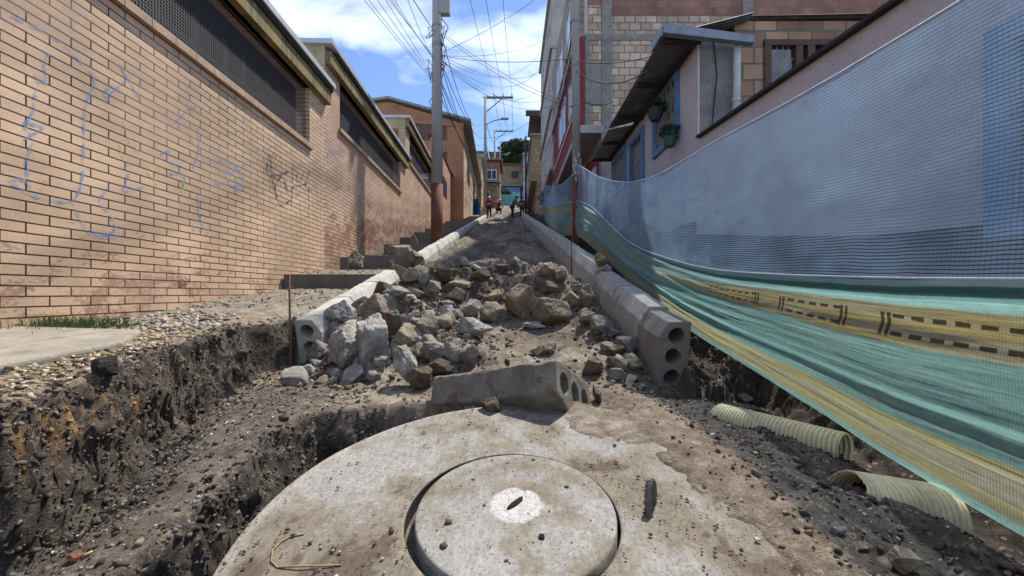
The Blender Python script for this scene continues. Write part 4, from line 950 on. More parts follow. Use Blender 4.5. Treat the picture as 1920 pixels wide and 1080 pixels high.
# ================================================================ LEFT BRICK BUILDINGS
ANG = math.atan(.0278)
def LB(label, y0, y1, zb, ztop, win, group='brick buildings stepping up the left side', sill=True, endwall=True, name='brick_building', roof=True, first=False):
    """local frame: x = 0 is the street face (solid to the west), y along the street"""
    e = empty(name, (-3.08, 0, 0), ANG, label, 'building', group)
    wm = mat_lbrick if first else mat_lbrick2
    wy0, wy1, wz0, wz1 = win; T_ = .22
    mb = MB(); mb.box(-T_, 0, y0, y1, zb, wz0); mb.box(-T_, 0, y0, wy0, wz0, wz1); mb.box(-T_, 0, wy1, y1, wz0, wz1); mb.box(-T_, 0, y0, y1, wz1, ztop - .30)
    mb.build('wall', wm, e)
    if endwall:
        mb = MB(); mb.box(-6, -T_, y0, y0 + .2, zb + 3, ztop - .42); mb.build('end_wall', mat_endbrick, e)
        mb = MB(); mb.box(-5, 0.002, y0 - .006, y0 + .2, ztop - .42, ztop - .101); mb.build('plaster_patch', M('cream_plaster', (.42, .34, .20), .9, .3, 3, stain=((.2, .13, .07), .6)), e)
    # interior behind the screen
    mb = MB(); mb.box(-1.5, -1.45, wy0, wy1, wz0, wz1); mb.box(-1.45, -T_, wy0, wy1, wz0 - .05, wz0 - .002); mb.build('interior', M('dim_interior', (.05, .05, .055), 1, .6, 1.2), e)
    r2 = random.Random(int(y0 * 7)); mb = MB(); y = wy0 + .25
    while y < wy1 - .1: mb.box(-.55, -.50, y, y + r2.choice([.04, .04, .12]), wz0, wz1); y += r2.uniform(.25, .6)
    mb.box(-.56, -.51, wy0, wy1, wz0 + .5, wz0 + .54); mb.build('window_bars', M('window_bar', (.10, .10, .11), .7), e)
    mb = MB(); y = wy0 + .3
    for c in range(3):
        a = wy0 + (wy1 - wy0) * (.2 + .27 * c); mb.box(-.95, -.9, a, a + .4, wz0 + .03, wz0 + .40)
    mb.build('stored_boxes', M('maroon', (.13, .03, .035), .8), e)
    mb = MB(); mb.box(-.07, -.064, wy0, wy1, wz0, wz1); mb.build('window_screen', mat_screen, e)
    if sill:
        mb = MB(); k = wy0 - .05
        while k < wy1: mb.box(-.1, .05, k, min(k + .235, wy1 + .04), wz0 - .07, wz0 + .004); k += .243
        mb.build('sill', M('sill_brick', (.42, .29, .20), .9, .3, 6), e)
    mb = MB(); mb.box(-.12, .10, y0 + (.01 if endwall else -.02), y1 + .04, wz1, wz1 + .22); mb.build('beam', mat_beam, e)
    mb = MB(); mb.box(-6, .13, y0 + (.21 if endwall else -.05), y1 + .05, wz1 + .222, ztop - .10); mb.build('fascia', M('dark_fascia', (.035, .030, .026), .9, .3), e)
    mb = MB(); mb.box(-6, .16, y0 - .08, y1 + .08, ztop - .10, ztop - .02); o = mb.build('roof', M('roof_flashing', (.52, .53, .54), .45, .2, 3, .1, metal=.3), e)
    mb = MB(); mb.box(-6, -2.8, y0, y1, ztop - .02, ztop + .05); mb.build('roof_slab', M('dark_fascia', (0, 0, 0)), e)
    return e
mat_lbrick = brickmat('peach_brick', 'y', .262, .0685, .0052, (.67, .47, .315), (.59, .41, .27), (.05, .035, .027), 1., (.30, .18, .125), .66, (.43, .30, .215), peel=(.10, .35), shift=(0, .02))
mat_lbrick2 = brickmat('peach_brick_upper', 'y', .262, .0685, .0052, (.62, .43, .305), (.54, .37, .26), (.06, .042, .033), 1., (.24, .11, .07), .62, (.33, .225, .155), peel=(.2, .2))
mat_endbrick = brickmat('red_brick_end', 'x', .25, .075, .01, (.30, .12, .07), (.22, .09, .055), (.14, .10, .08), .8)
mat_beam = M('olive_beam', (.26, .19, .085), .9, .4, 2.5, .5, 30, .01, stain=((.10, .09, .05), .5), streak=True)
# galvanised wire cloth across the windows
m, N = newmat('wire_cloth'); v = N.n('ShaderNodeTexCoord').outputs['Object']; sp = N.n('ShaderNodeSeparateXYZ'); N.t.links.new(v, sp.inputs[0])
def wires(ax, p, wd):
    f = N.math('FRACT', N.math('MULTIPLY', sp.outputs[ax], 1 / p)); return N.math('LESS_THAN', f, wd)
al = N.math('MAXIMUM', wires(1, .031, .13), wires(2, .031, .13))
pb = N.n('ShaderNodeBsdfPrincipled'); pb.inputs[0].default_value = (.085, .085, .09, 1); pb.inputs['Roughness'].default_value = .6; N.t.links.new(al, pb.inputs['Alpha'])
o_ = N.n('ShaderNodeOutputMaterial'); N.t.links.new(pb.outputs[0], o_.inputs[0]); mat_screen = m
b1 = LB('nearest peach brick building with graffiti and a long dark wire screened window', -6, 6.70, -1.2, 3.70, (-.5, 6.17, 2.385, 3.30), endwall=False, first=True)
b2 = LB('second peach brick building, one step higher, behind the nearest one', 6.702, 12.35, -.2, 4.42, (7.32, 11.72, 3.13, 4.02))
b3 = LB('third peach brick building with the smallest screened window, left of the grey pole', 12.352, 17.9, 1, 5.72, (12.9, 17.4, 4.38, 5.38))
# graffiti strokes on the nearest wall (photo outlines laid on the wall face)
def wallpt(px, py, off=.004):
    y = 3.08 * F / (960 - px - .0278 * F); return Vector((off, y / math.cos(ANG), (550 - py) * y / F))
def paint(name, strokes, wpx, mat, lab=None):
    mb = MB()
    for S_ in strokes:
        P = [wallpt(*p) for p in S_]; Q_ = []
        for i in range(len(P) - 1):                        # smooth with Catmull-Rom
            p0, p1, p2, p3 = P[max(i - 1, 0)], P[i], P[i + 1], P[min(i + 2, len(P) - 1)]
            for k in range(6):
                t = k / 6; Q_.append(.5 * ((2 * p1) + (p2 - p0) * t + (2 * p0 - 5 * p1 + 4 * p2 - p3) * t * t + (3 * p1 - p0 - 3 * p2 + p3) * t ** 3))
        Q_.append(P[-1]); vs = []
        for i, p in enumerate(Q_):
            t = (Q_[min(i + 1, len(Q_) - 1)] - Q_[max(i - 1, 0)]).normalized(); nrm = Vector((0, -t.z, t.y)); hw = wpx * .5 * (1 + .45 * math.sin(i * 1.7 + p.y * 9))
            vs += [p + nrm * hw, p - nrm * hw]
        mb.add(vs, [(2 * i, 2 * i + 1, 2 * i + 3, 2 * i + 2) for i in range(len(Q_) - 1)])
    o = mb.build(name, mat, b1); 
    if lab: o['label'] = lab
    return o
def spray(name, c, a):
    m, N = newmat(name); v = N.n('ShaderNodeTexCoord').outputs['Object']; sp = N.n('ShaderNodeSeparateXYZ'); N.t.links.new(v, sp.inputs[0])
    al = N.math('MULTIPLY', N.ramp(N.noise(v, 14, 6, .75), .40, .62), a)
    pb = N.n('ShaderNodeBsdfPrincipled'); pb.inputs[0].default_value = (*c, 1); pb.inputs['Roughness'].default_value = .8; N.t.links.new(al, pb.inputs['Alpha'])
    o_ = N.n('ShaderNodeOutputMaterial'); N.t.links.new(pb.outputs[0], o_.inputs[0]); return m
paint('graffiti', [[(66, 140), (85, 150), (82, 120), (90, 100)], [(66, 138), (72, 152), (92, 155)], [(68, 165), (60, 215), (45, 235), (62, 260), (50, 300), (52, 330)], [(50, 230), (78, 240), (45, 262)],
  [(15, 340), (48, 360), (80, 372), (130, 378), (150, 352), (156, 290), (160, 200), (176, 150), (150, 115), (100, 70), (20, 30)], [(18, 338), (40, 336), (60, 352)], [(236, 300), (240, 330), (232, 358), (268, 350)],
  [(300, 290), (318, 282), (312, 300), (340, 312)], [(318, 325), (345, 330), (342, 350)], [(205, 350), (185, 378), (205, 400), (215, 430), (190, 440), (165, 430)], [(135, 380), (150, 410), (170, 440), (210, 445), (236, 435)], [(370, 350), (372, 400), (380, 430), (360, 430)],
  [(200, 180), (235, 150), (228, 130), (262, 185)], [(210, 160), (195, 175), (205, 190)], [(370, 240), (372, 280), (360, 320)], [(330, 230), (352, 205), (370, 200)]], .018, spray('spray_blue', (.18, .34, .58), .8), 'faded light blue spray lines')
paint('graffiti', [[(505, 290), (500, 320), (515, 330), (540, 322)], [(515, 285), (508, 300), (512, 345), (520, 370)], [(528, 330), (515, 350), (525, 385), (545, 375)], [(530, 345), (540, 360), (532, 340), (545, 362)], [(550, 300), (546, 385)], [(560, 305), (556, 340), (568, 330), (565, 302)],
  [(548, 350), (575, 345)], [(558, 360), (562, 395)], [(580, 320), (572, 350), (585, 358)], [(578, 350), (578, 410)], [(590, 345), (596, 365)]], .022, spray('spray_navy', (.035, .07, .13), .95), 'dark scrawled tag')
paint('graffiti', [[(410, 300), (440, 310), (455, 340), (430, 350)], [(420, 330), (450, 320), (440, 360), (460, 350)], [(400, 340), (430, 345)], [(605, 275), (625, 285), (640, 290)], [(612, 300), (622, 270), (632, 305)]], .035, spray('spray_sky', (.30, .42, .62), .6), 'pale sky blue smears')
paint('graffiti', [[(232, 225), (240, 260), (262, 285)], [(280, 235), (290, 250), (300, 240)], [(340, 330), (345, 352), (338, 358)], [(225, 270), (232, 300)], [(360, 260), (366, 275)], [(275, 320), (295, 345)]], .022, spray('spray_yellow', (.55, .62, .12), .7), 'small yellow green dabs')
txt = bpy.data.curves.new('house_number', 'FONT'); txt.body = '269'; txt.size = .06; txt.extrude = .001; to = bpy.data.objects.new('house_number', txt); col.objects.link(to)
dg_ = bpy.context.evaluated_depsgraph_get(); tme = bpy.data.meshes.new_from_object(to.evaluated_get(dg_)); bpy.data.objects.remove(to)
to = link('house_number', tme, M('red_paint', (.30, .12, .09), .8), b1)
pp = wallpt(335, 537); to.matrix_local = Matrix.Translation(pp) @ Matrix.Rotation(R(90), 4, 'Z') @ Matrix.Rotation(R(90), 4, 'X')
# low wall and orange gabled building
e = empty('orange_wall', (-3.08, 0, 0), ANG, 'low salmon plastered wall between third brick building and orange gabled building', 'wall')
mb = MB(); mb.box(-.25, 0, 17.95, 24.2, 2, 7.3); mb.build('wall', M('salmon_plaster', (.46, .24, .16), .9, .3, 2, stain=((.3, .2, .15), .58)), e)
mb = MB(); mb.box(-.32, .05, 17.93, 24.22, 7.302, 7.42); mb.build('coping', M('dark_fascia', (0, 0, 0)), e)
mb = MB(); mb.box(.001, .03, 20.3, 21.6, 5.3, 6.2); mb.build('window', M('dark_glass', (.03, .035, .04), .3, .2), e)
e = empty('orange_building', (-3.08, 24.25, 0), ANG, 'orange and brick gabled building with a white framed window, rising behind the brick buildings', 'building')
orange = M('orange_plaster', (.42, .20, .11), .85, .3, 1.5, stain=((.36, .17, .1), .6)); ob = brickmat('orange_brick', 'x', .3, .12, .015, (.22, .11, .075), (.17, .085, .06), (.15, .12, .10))
mb = MB(); mb.quadbox([(-9, 0, 2), (0, 0, 2), (0, 0, 10.6), (-4.6, 0, 12.0), (-9, 0, 11.2)], (0, .25, 0)); mb.build('gable_wall', ob, e)
mb = MB(); mb.box(-1.0, .03, -.06, -.003, 2, 10.5); mb.box(-9, -1.001, -.06, -.003, 8.9, 9.6); mb.quadbox([(-9, -.06, 11.0), (0.0, -.06, 10.501), (0, -.06, 10.7), (-4.6, -.06, 12.0), (-9, -.06, 11.6)], (0, .055, 0))
mb.build('orange_band', orange, e)
mb = MB(); mb.box(-.25, 0, .252, 14, 2, 11.0); mb.build('side_wall', M('cream_side', (.52, .38, .25), .9, .35, 1.5, stain=((.35, .22, .14), .55)), e)
mb = MB(); mb.quadbox([(.5, -.3, 10.75), (.5, -.3, 10.9), (-4.6, -.3, 12.25), (-9, -.3, 11.6), (-9, -.3, 11.45), (-4.6, -.3, 12.1)], (0, 14.6, 0)); mb.build('roof', M('grey_roof', (.30, .29, .27), .7, .3, 1), e)
f = MB(); zz = (8.0, 8.85)
f.box(-3.6, -1.3, -.10, -.02, 7.2, 7.28); f.box(-3.6, -1.3, -.10, -.02, 8.82, 8.9); f.box(-3.6, -1.3, -.10, -.02, 8.2, 8.26)
for x in (-3.6, -2.9, -2.15, -1.38): f.box(x, x + .07, -.11, -.021, 7.2, 8.9)
fo_ = f.build('window', M('white_frame', (.62, .62, .60), .6, .1), e); mb = MB(); mb.box(-3.55, -1.35, -.05, -.008, 7.25, 8.85); mb.build('pane', M('grey_glass', (.16, .18, .2), .15, .2, spec=.6), fo_)
for (a, b_) in ((3.0, 4.6), (8.5, 10)):
    mb = MB(); mb.box(.001, .05, a, b_, 8.0, 9.6); mb.build('window', M('dark_glass', (0, 0, 0)), e)
tag(MB().tube([(-7.7, 24.2, 11.6), (-8.1, 24.2, 12.5)], .02, 6).tube([(-8.25, 24.2, 12.2), (-7.9, 24.2, 12.45)], .015, 6).build('antenna', M('pole_steel', (.25, .25, .26), .6, .2)), 'thin antenna on the ridge of the orange gabled building', 'antenna')
e = empty('plastered_building', (-3.08, 38.5, 0), ANG, 'ochre plastered wall beyond the orange gabled building on the left', 'building')
mb = MB(); mb.box(-5, 0, 0, 5, 5, 13.6); mb.build('wall', M('ochre_plaster', (.40, .27, .17), .9, .3, 1), e); mb = MB(); mb.box(-5, .3, -.2, 5.2, 13.602, 13.8); mb.build('roof', M('grey_roof', (0, 0, 0)), e)
# ================================================================ RIGHT SIDE HOUSES
pink = M('pink_plaster', (.58, .495, .47), .9, .18, 1.2, .25, 50, .004, stain=((.40, .34, .33), .62))
blue = M('blue_paint', (.13, .25, .42), .6, .25, 4); greyb = M('plinth_grey', (.035, .042, .06), .9, .35, 2.5, stain=((.10, .11, .13), .64))
holl = lambda n, ax, w_=.33, h_=.235, c1=(.54, .34, .22), c2=(.28, .165, .115), mo=.014: brickmat(n, ax, w_, h_, mo, c1, c2, (.20, .175, .155), .9, (.2, .13, .1), .62, var=.35)
hbx = holl('hollow_block_x', 'x'); hby = holl('hollow_block_y', 'y')
conc = M('rough_concrete', (.26, .245, .225), .95, .35, 2.5, .6, 40, .012, stain=((.17, .155, .14), .55))
XF = 2.65
def grille(mb, ax, c, a0, a1, z0, z1, n, r=.008, diag=True, off=0.):
    """bars in the plane ax = c + off"""
    def P(a, z): return (c, a, z) if ax == 'x' else (a, c, z)
    for i in range(n + 1):
        a = a0 + (a1 - a0) * i / n; mb.tube([P(a, z0), P(a, z1)], r, 5)
    m_ = max(2, int(round((z1 - z0) / ((a1 - a0) / n) / 2)))
    for j in range(m_ + 1): z = z0 + (z1 - z0) * j / m_; mb.tube([P(a0, z), P(a1, z)], r, 5)
    if diag:
        for i in range(n):
            u0, u1 = a0 + (a1 - a0) * i / n, a0 + (a1 - a0) * (i + 1) / n
            for j in range(m_):
                w0, w1 = z0 + (z1 - z0) * j / m_, z0 + (z1 - z0) * (j + 1) / m_
                mb.tube([P(u0, w0), P(u1, w1)], r * .8, 4); mb.tube([P(u0, w1), P(u1, w0)], r * .8, 4)
def frame(e, name, y0, y1, z0, z1, wd=.10, x=XF, curtain=True, diag=False, mat=None, n=4):
    f = MB(); o_ = x - .05; i_ = x + .10
    f.box(o_, i_, y0, y0 + wd, z0, z1); f.box(o_, i_, y1 - wd, y1, z0, z1); f.box(o_, i_, y0 + wd, y1 - wd, z0, z0 + wd); f.box(o_, i_, y0 + wd, y1 - wd, z1 - wd, z1)
    fr_ = f.build(name, mat or blue, e)
    g_ = MB(); grille(g_, 'x', x - .025, y0 + wd, y1 - wd, z0 + wd, z1 - wd, n, .008, diag); g_.build('grille', M('window_iron', (.34, .31, .28), .6), fr_)
    mb = MB(); mb.box(x + .098, x + .104, y0 + wd * .5, y1 - wd * .5, z0 + .02, z1 - .02); mb.build('pane', M('house_glass', (.05, .055, .06), .15, .2, spec=.6), fr_)
    if curtain:
        V_ = []; ns = 60
        for i in range(ns + 1):
            y = y0 + wd + (y1 - y0 - 2 * wd) * i / ns; xx = x + .07 + .018 * math.sin(i * 1.9) + .006 * math.sin(i * 5.1)
            V_ += [(xx, y, z0 + wd), (xx + .005, y, z1 - wd)]
        mb = MB(); mb.add(V_, [(2 * i, 2 * i + 2, 2 * i + 3, 2 * i + 1) for i in range(ns)]); mb.build('curtain', M('curtain', (.38, .33, .29), .8, .4, 6), fr_)
    return fr_
def holed_wall(mb, x0, x1, y0, y1, z0, z1, holes):
    """wall in the street plane with rectangular openings (y0,y1,z0,z1), sorted by y"""
    y = y0
    for (a, b, c, d) in sorted(holes):
        mb.box(x0, x1, y, a, z0, z1); mb.box(x0, x1, a, b, z0, c); mb.box(x0, x1, a, b, d, z1); y = b
    mb.box(x0, x1, y, y1, z0, z1)
# single-storey pink house, nearest
e = empty('pink_house', (0, 0, 0), 0, 'low pink house behind the netting at the far right, with a dark sloping roof edge', 'house')
zr = lambda y: 1.78 + .075 * y
mb = MB(); mb.quadbox([(XF, -4, -2), (XF, 1.05, -2), (XF, 1.05, zr(1.05)), (XF, -4, zr(-4))], (.25, 0, 0)); mb.quadbox([(XF, 1.05, -2), (XF, 2.12, -2), (XF, 2.12, .30), (XF, 1.05, .30)], (.25, 0, 0)); mb.quadbox([(XF, 1.05, 1.44), (XF, 2.12, 1.44), (XF, 2.12, zr(2.12)), (XF, 1.05, zr(1.05))], (.25, 0, 0)); mb.quadbox([(XF, 2.12, -2), (XF, 5.5, -2), (XF, 5.5, zr(5.5)), (XF, 2.12, zr(2.12))], (.25, 0, 0)); mb.build('wall', pink, e)
mb = MB(); pl = [(XF - .02, -4, -2), (XF - .02, 5.5, -2), (XF - .02, 5.5, .85), (XF - .02, 4, .60), (XF - .02, 2.8, .42), (XF - .02, 1, .32), (XF - .02, -4, .2)]; mb.quadbox(pl, (.018, 0, 0)); mb.build('plinth', greyb, e)
mb = MB(); mb.quadbox([(XF - .06, -4, zr(-4) + .005), (XF - .06, 5.42, zr(5.42) + .005), (XF - .06, 5.42, zr(5.42) + .035), (XF - .06, -4, zr(-4) + .035)], (4.5, 0, 0)); mb.build('roof', M('roof_edge_dark', (.055, .048, .042), .9, .4, 6, .5), e)
frame(e, 'window', 1.05, 2.12, .30, 1.44, .12, curtain=True)
# two-storey part of the next house: gable end of hollow blocks above the low roof, pink street front
e = empty('pink_house', (0, 0, 0), 0, 'two storey pink house with blue window frames, hollow block gable and corrugated eave', 'house')
hs = [(6.06, 7.15, 2.49, 3.57), (7.66, 8.6, 1.1, 3.36), (8.87, 10.1, 2.48, 3.46)]
mb = MB(); holed_wall(mb, XF, XF + .22, 5.5, 10.25, -.5, 3.60, hs); mb.build('street_wall', pink, e)
mb = MB(); mb.box(XF - .018, XF - .002, 5.52, 7.64, -.5, 1.05); mb.build('plinth', greyb, e)
gx0, gz0 = XF + .222, 1.9
GT = lambda x: 4.02 if x > 3.1 else 3.72 + (x - 2.6) * .6
mb = MB(); wx0, wx1, wz0, wz1 = 3.60, 6.6, 2.55, 3.62
mb.box(gx0 + .32, wx0, 5.5, 5.72, gz0, wz1); mb.box(wx1, 8, 5.5, 5.72, gz0, wz1); mb.box(wx0, wx1, 5.5, 5.72, gz0, wz0); mb.box(gx0 + .32, 8, 5.5, 5.72, wz1, 3.90); mb.build('gable_wall', hbx, e)
mb = MB(); mb.box(XF + .03, gx0 + .318, 5.46, 5.72, 1.7, 3.66); mb.build('column', conc, e)
mb = MB(); mb.box(XF - .004, XF + .028, 5.47, 5.499, 1.7, 3.62); mb.build('corner_render', pink, e)
wf_ = MB(); z_ = 5.47
for x in (wx0, 4.05, 4.22, 4.80, 5.2, 5.9): wf_.box(x, x + .10, z_, z_ + .12, wz0, wz1)
wf_.box(wx0, wx1, z_ - .003, z_ + .12, wz1 - .08, wz1); wf_.box(wx0, wx1, z_ - .003, z_ + .12, wz0, wz0 + .06)
wf_ = wf_.build('window', M('brown_wood', (.10, .055, .038), .6, .3, 8), e)
g_ = MB()
for a, b in ((3.70, 4.05), (4.32, 4.80), (5.30, 5.9)):
    cx_, cz_ = (a + b) / 2, 3.16
    g_.tube([(a, z_ + .03, cz_), (b, z_ + .03, cz_)], .006, 5)
    for k in range(12):
        t = 2 * math.pi * k / 12; rx, rz_ = (b - a) / 2, .42; g_.tube([(cx_, z_ + .03, cz_), (cx_ + rx * math.cos(t), z_ + .03, cz_ + rz_ * math.sin(t))], .006, 5)
        t2 = 2 * math.pi * (k + 1) / 12
        for q in (.45, .8): g_.tube([(cx_ + q * rx * math.cos(t), z_ + .03, cz_ + q * rz_ * math.sin(t)), (cx_ + q * rx * math.cos(t2), z_ + .03, cz_ + q * rz_ * math.sin(t2))], .005, 4)
g_.build('grille', M('window_iron', (0, 0, 0)), wf_)
mb = MB(); mb.box(wx0 + .05, wx1, z_ + .085, z_ + .09, wz0, wz1); mb.build('pane', M('house_glass', (0, 0, 0)), wf_)
mb = MB(); mb.box(3.72, 4.03, z_ + .075, z_ + .08, wz0, wz1 - .1); mb.build('curtain', M('white_curtain', (.42, .42, .46), .8, .5, 5), wf_)
for i, (a, b, c, d) in enumerate(hs):
    if i == 1:
        f_ = frame(e, 'door', a, b, c - .5, d, .11, n=3, diag=False)
    else: frame(e, 'window', a, b, c, d, .10, n=5, diag=True)
# corrugated eave and roof
XE = 2.08
def corr(name, x0, x1, z0, z1, y0, y1, mat, parent, th=.012, per=.076, amp=.012):
    ny = int((y1 - y0) / per * 6); V_ = []
    for j in range(ny + 1):
        y = y0 + (y1 - y0) * j / ny; h = amp * math.sin(2 * math.pi * (y - y0) / per)
        V_ += [(x0, y, z0 + h), (x1, y, z1 + h), (x1, y, z1 + h + th), (x0, y, z0 + h + th)]
    Fq = []
    for j in range(ny):
        b = 4 * j
        for k in range(4): Fq.append((b + k, b + 4 + k, b + 4 + (k + 1) % 4, b + (k + 1) % 4))
    return npmesh(name, V_, Fq, mat, parent)
mzin = M('corrugated_dark', (.12, .115, .115), .7, .35, 2, .2, 30, .004, stain=((.2, .18, .16), .55))
corr('eave', XE, 3.35, 3.56, 3.88, 5.32, 8.3, mzin, e); corr('eave', XE, 3.35, 3.52, 3.80, 8.32, 10.3, M('eave_grey', (.24, .24, .24), .7, .2), e)
corr('roof', 3.34, 8.2, 3.92, 4.02, 5.44, 10.3, mzin, e)
mb = MB()
for y in (5.35, 6.5, 7.7, 9.0, 10.15): mb.box(XE + .05, XF - .003, y, y + .06, 3.50, 3.56)
mb.box(XF - .1, XF - .04, 5.4, 10.2, 3.52, 3.58); mb.build('rafter', M('dark_wood', (.05, .04, .035), .9), e)
gm = M('galvanised', (.25, .28, .32), .5, .25, 6, .1, metal=.25)
mb = MB(); mb.quadbox([(XE - .02, 5.22, 3.55), (3.30, 5.22, 3.41), (3.30, 5.22, 3.51), (XE - .02, 5.22, 3.68)], (0, .09, 0)); mb.box(XE - .05, XE - .02, 5.24, 5.6, 3.52, 3.64)
mb.build('gutter', gm, e)
mb = MB(); mb.tube([(3.14, 5.36, 3.46), (3.14, 5.36, 2.9), (3.11, 5.36, 2.22)], .048, 14); mb.tube([(3.13, 5.36, 2.72), (3.13, 5.36, 2.66)], .054, 14); mb.build('downpipe', M('white_pvc', (.55, .55, .53), .5, .15), e, smooth=True)
mb = MB(); mb.tube([(XF + .18, 5.44, 3.75), (XF + .25, 5.43, 3.1), (XF + .2, 5.43, 2.6), (XF + .16, 5.43, 2.2), (XF + .5, 5.42, 2.15), (XF + .95, 5.42, 2.4)], .008, 6); mb.build('cable', M('black_cable', (.02, .02, .022), .7), e, smooth=True)
def leafball(mb, c, rad, n, seed, sz=.03, squash=.8):
    r2 = random.Random(seed)
    for i in range(n):
        d = Vector((r2.gauss(0, 1), r2.gauss(0, 1), r2.gauss(0, 1))).normalized() * rad * r2.uniform(.4, 1.05); d.z *= squash; p = Vector(c) + d
        a = Vector((r2.gauss(0, 1), r2.gauss(0, 1), r2.gauss(0, 1))).normalized(); b = a.orthogonal().normalized(); s = sz * r2.uniform(.6, 1.3)
        mb.add([p - a * s, p + b * s * .5, p + a * s, p - b * s * .5], [(0, 1, 2, 3)])
for (x, y, z, w_, kind, lab) in ((XF - .24, 6.45, 3.02, .14, 0, 'upper hanging plant basket in front of the largest blue framed window'), (XF - .14, 6.12, 2.47, .12, 1, 'lower green plant pot on the corner of the blue framed window')):
    t = empty('hanging_plant', (x, y, z), 0, lab, 'plant pot', 'potted plants on the pink house')
    mb = MB()
    nn = 16; pr = [(.55, -.12), (.85, -.04), (1.0, .06), (1.06, .07), (.95, .07), (.8, .03)] if kind == 0 else [(.7, -.13), (.85, 0), (1.0, .1), (1.08, .11), (1.08, .14), (.9, .14)]
    V_ = []
    for rr_, zz_ in pr: V_ += [(w_ * rr_ * math.cos(2 * math.pi * k / nn), w_ * rr_ * math.sin(2 * math.pi * k / nn), zz_) for k in range(nn)]
    mb.add(V_, [(i * nn + k, i * nn + (k + 1) % nn, (i + 1) * nn + (k + 1) % nn, (i + 1) * nn + k) for i in range(len(pr) - 1) for k in range(nn)] + [tuple(range(nn))]); mb.build('pot', M('pot_dark', (.03, .045, .05), .5) if kind == 0 else M('pot_green', (.04, .09, .06), .5), t)
    mb = MB(); leafball(mb, (0, 0, .11), w_ * 1.35, 520, 5 + kind, .034, .7); mb.build('foliage', M('leaf_dark', (.045, .075, .035), .6, .4, 20), t)
    mb = MB()
    for k in range(3): mb.tube([(w_ * math.cos(k * 2.1), w_ * math.sin(k * 2.1), .08), (0, 0, .5 if kind == 0 else .2)], .003, 4)
    mb.build('hanger', M('black_cable', (0, 0, 0)), t)
# tall unfinished hollow block building with red front
e = empty('unfinished_building', (0, 0, 0), 0, 'tall unfinished hollow block building with red street front rising behind the pink house', 'building')
hb2 = holl('pale_hollow_block', 'x', .335, .235, (.60, .48, .36), (.40, .28, .20), .016)
hb3 = holl('red_hollow_block', 'x', .335, .235, (.34, .17, .13), (.26, .13, .10), .016)
X0 = 2.12
red = M('red_paint_wall', (.21, .035, .04), .8, .2, 1.5, .2)
mb = MB(); mb.box(X0 + .33, 2.79, 12, 12.25, 5.25, 7.9); mb.box(3.122, 12, 12, 12.25, 1, 7.9); mb.box(2.41, 2.79, 12, 12.25, 8.102, 9.0); mb.box(3.122, 12, 12, 12.25, 8.102, 8.66); mb.build('block_wall', hb2, e)
mb = MB(); mb.box(3.122, 12, 12, 12.25, 8.662, 11.6); mb.box(2.41, 2.79, 12, 12.25, 9.002, 11.6); mb.build('red_block_wall', hb3, e)
mb = MB(); mb.box(2.8, 3.12, 11.97, 12.3, 1, 11.6); mb.box(2.28, 2.799, 11.98, 12.3, 7.9, 8.10); mb.box(3.121, 12, 11.98, 12.3, 7.9, 8.10); mb.box(X0 + .16, X0 + .329, 11.99, 12.25, 5.25, 7.899); mb.box(7.2, 7.5, 11.96, 12.3, 1, 11.6); mb.build('concrete_frame', conc, e)
mb = MB(); mb.box(X0 + .33, 2.79, 11.975, 11.998, 5.9, 7.2); mb.build('rough_render', conc, e)
mb = MB(); mb.box(X0, X0 + .15, 11.95, 12.3, 5.25, 8.0); mb.build('corner_column', red, e)
zf2 = lambda y: 5.25 + .06 * (y - 12)
wins = [(12.7, 14.2, 6.3, 7.6), (15.2, 17.2, 6.4, 7.8), (12.8, 15.0, 9.0, 10.6), (16, 18.2, 9.0, 10.6)]
mb = MB(); holed_wall(mb, X0 + .002, X0 + .2, 12.302, 19.5, 5.25, 8.05, wins[:2]); mb.build('street_front', red, e)
mb = MB(); holed_wall(mb, X0 + .004, X0 + .2, 12.302, 19.5, 8.30, 11.6, wins[2:]); mb.build('upper_front', holl('tan_front', 'y', .335, .235, (.42, .34, .26), (.33, .26, .2)), e)
mb = MB(); mb.box(X0 - .12, 2.79, 11.9, 19.5, 8.052, 8.298) if False else mb.box(X0 - .1, X0 + .2, 12.302, 19.5, 8.052, 8.298); mb.box(X0 - .06, 2.85, 11.96, 19.5, 5.0, 5.248); mb.build('floor_slab', M('slab_edge', (.34, .32, .30), .9, .25, 2), e)
mb = MB(); mb.box(2.86, 3.1, 12.31, 19.5, 0, 5.0); mb.build('ground_floor_wall', red, e)
mb = MB(); mb.box(2.80, 2.858, 13.0, 14.1, 1.6, 4.3); mb.build('door', M('white_door', (.52, .52, .55), .6, .2), e)
for (a, b, c, d) in wins:
    f = MB(); x = X0 - .03
    for q in (a, (a + b) / 2 - .03, b - .06): f.box(x, x + .08, q, q + .06, c, d)
    f.box(x, x + .079, a + .06, b - .06, c, c + .06); f.box(x, x + .079, a + .06, b - .06, d - .06, d)
    w_ = f.build('window', M('white_frame', (0, 0, 0)), e); mb = MB(); mb.box(x + .03, x + .05, a + .05, b - .05, c + .05, d - .05); mb.build('pane', M('pale_glass', (.25, .28, .34), .12, .3, 2, spec=.7), w_)
mb = MB(); mb.quadbox([(X0 - .04, 12.0, 6.05), (X0 - .04, 19.4, 6.05), (X0 - .04, 19.4, 6.13), (X0 - .04, 12.0, 6.13)], (.039, 0, 0)); mb.build('white_trim', M('white_frame', (0, 0, 0)), e)
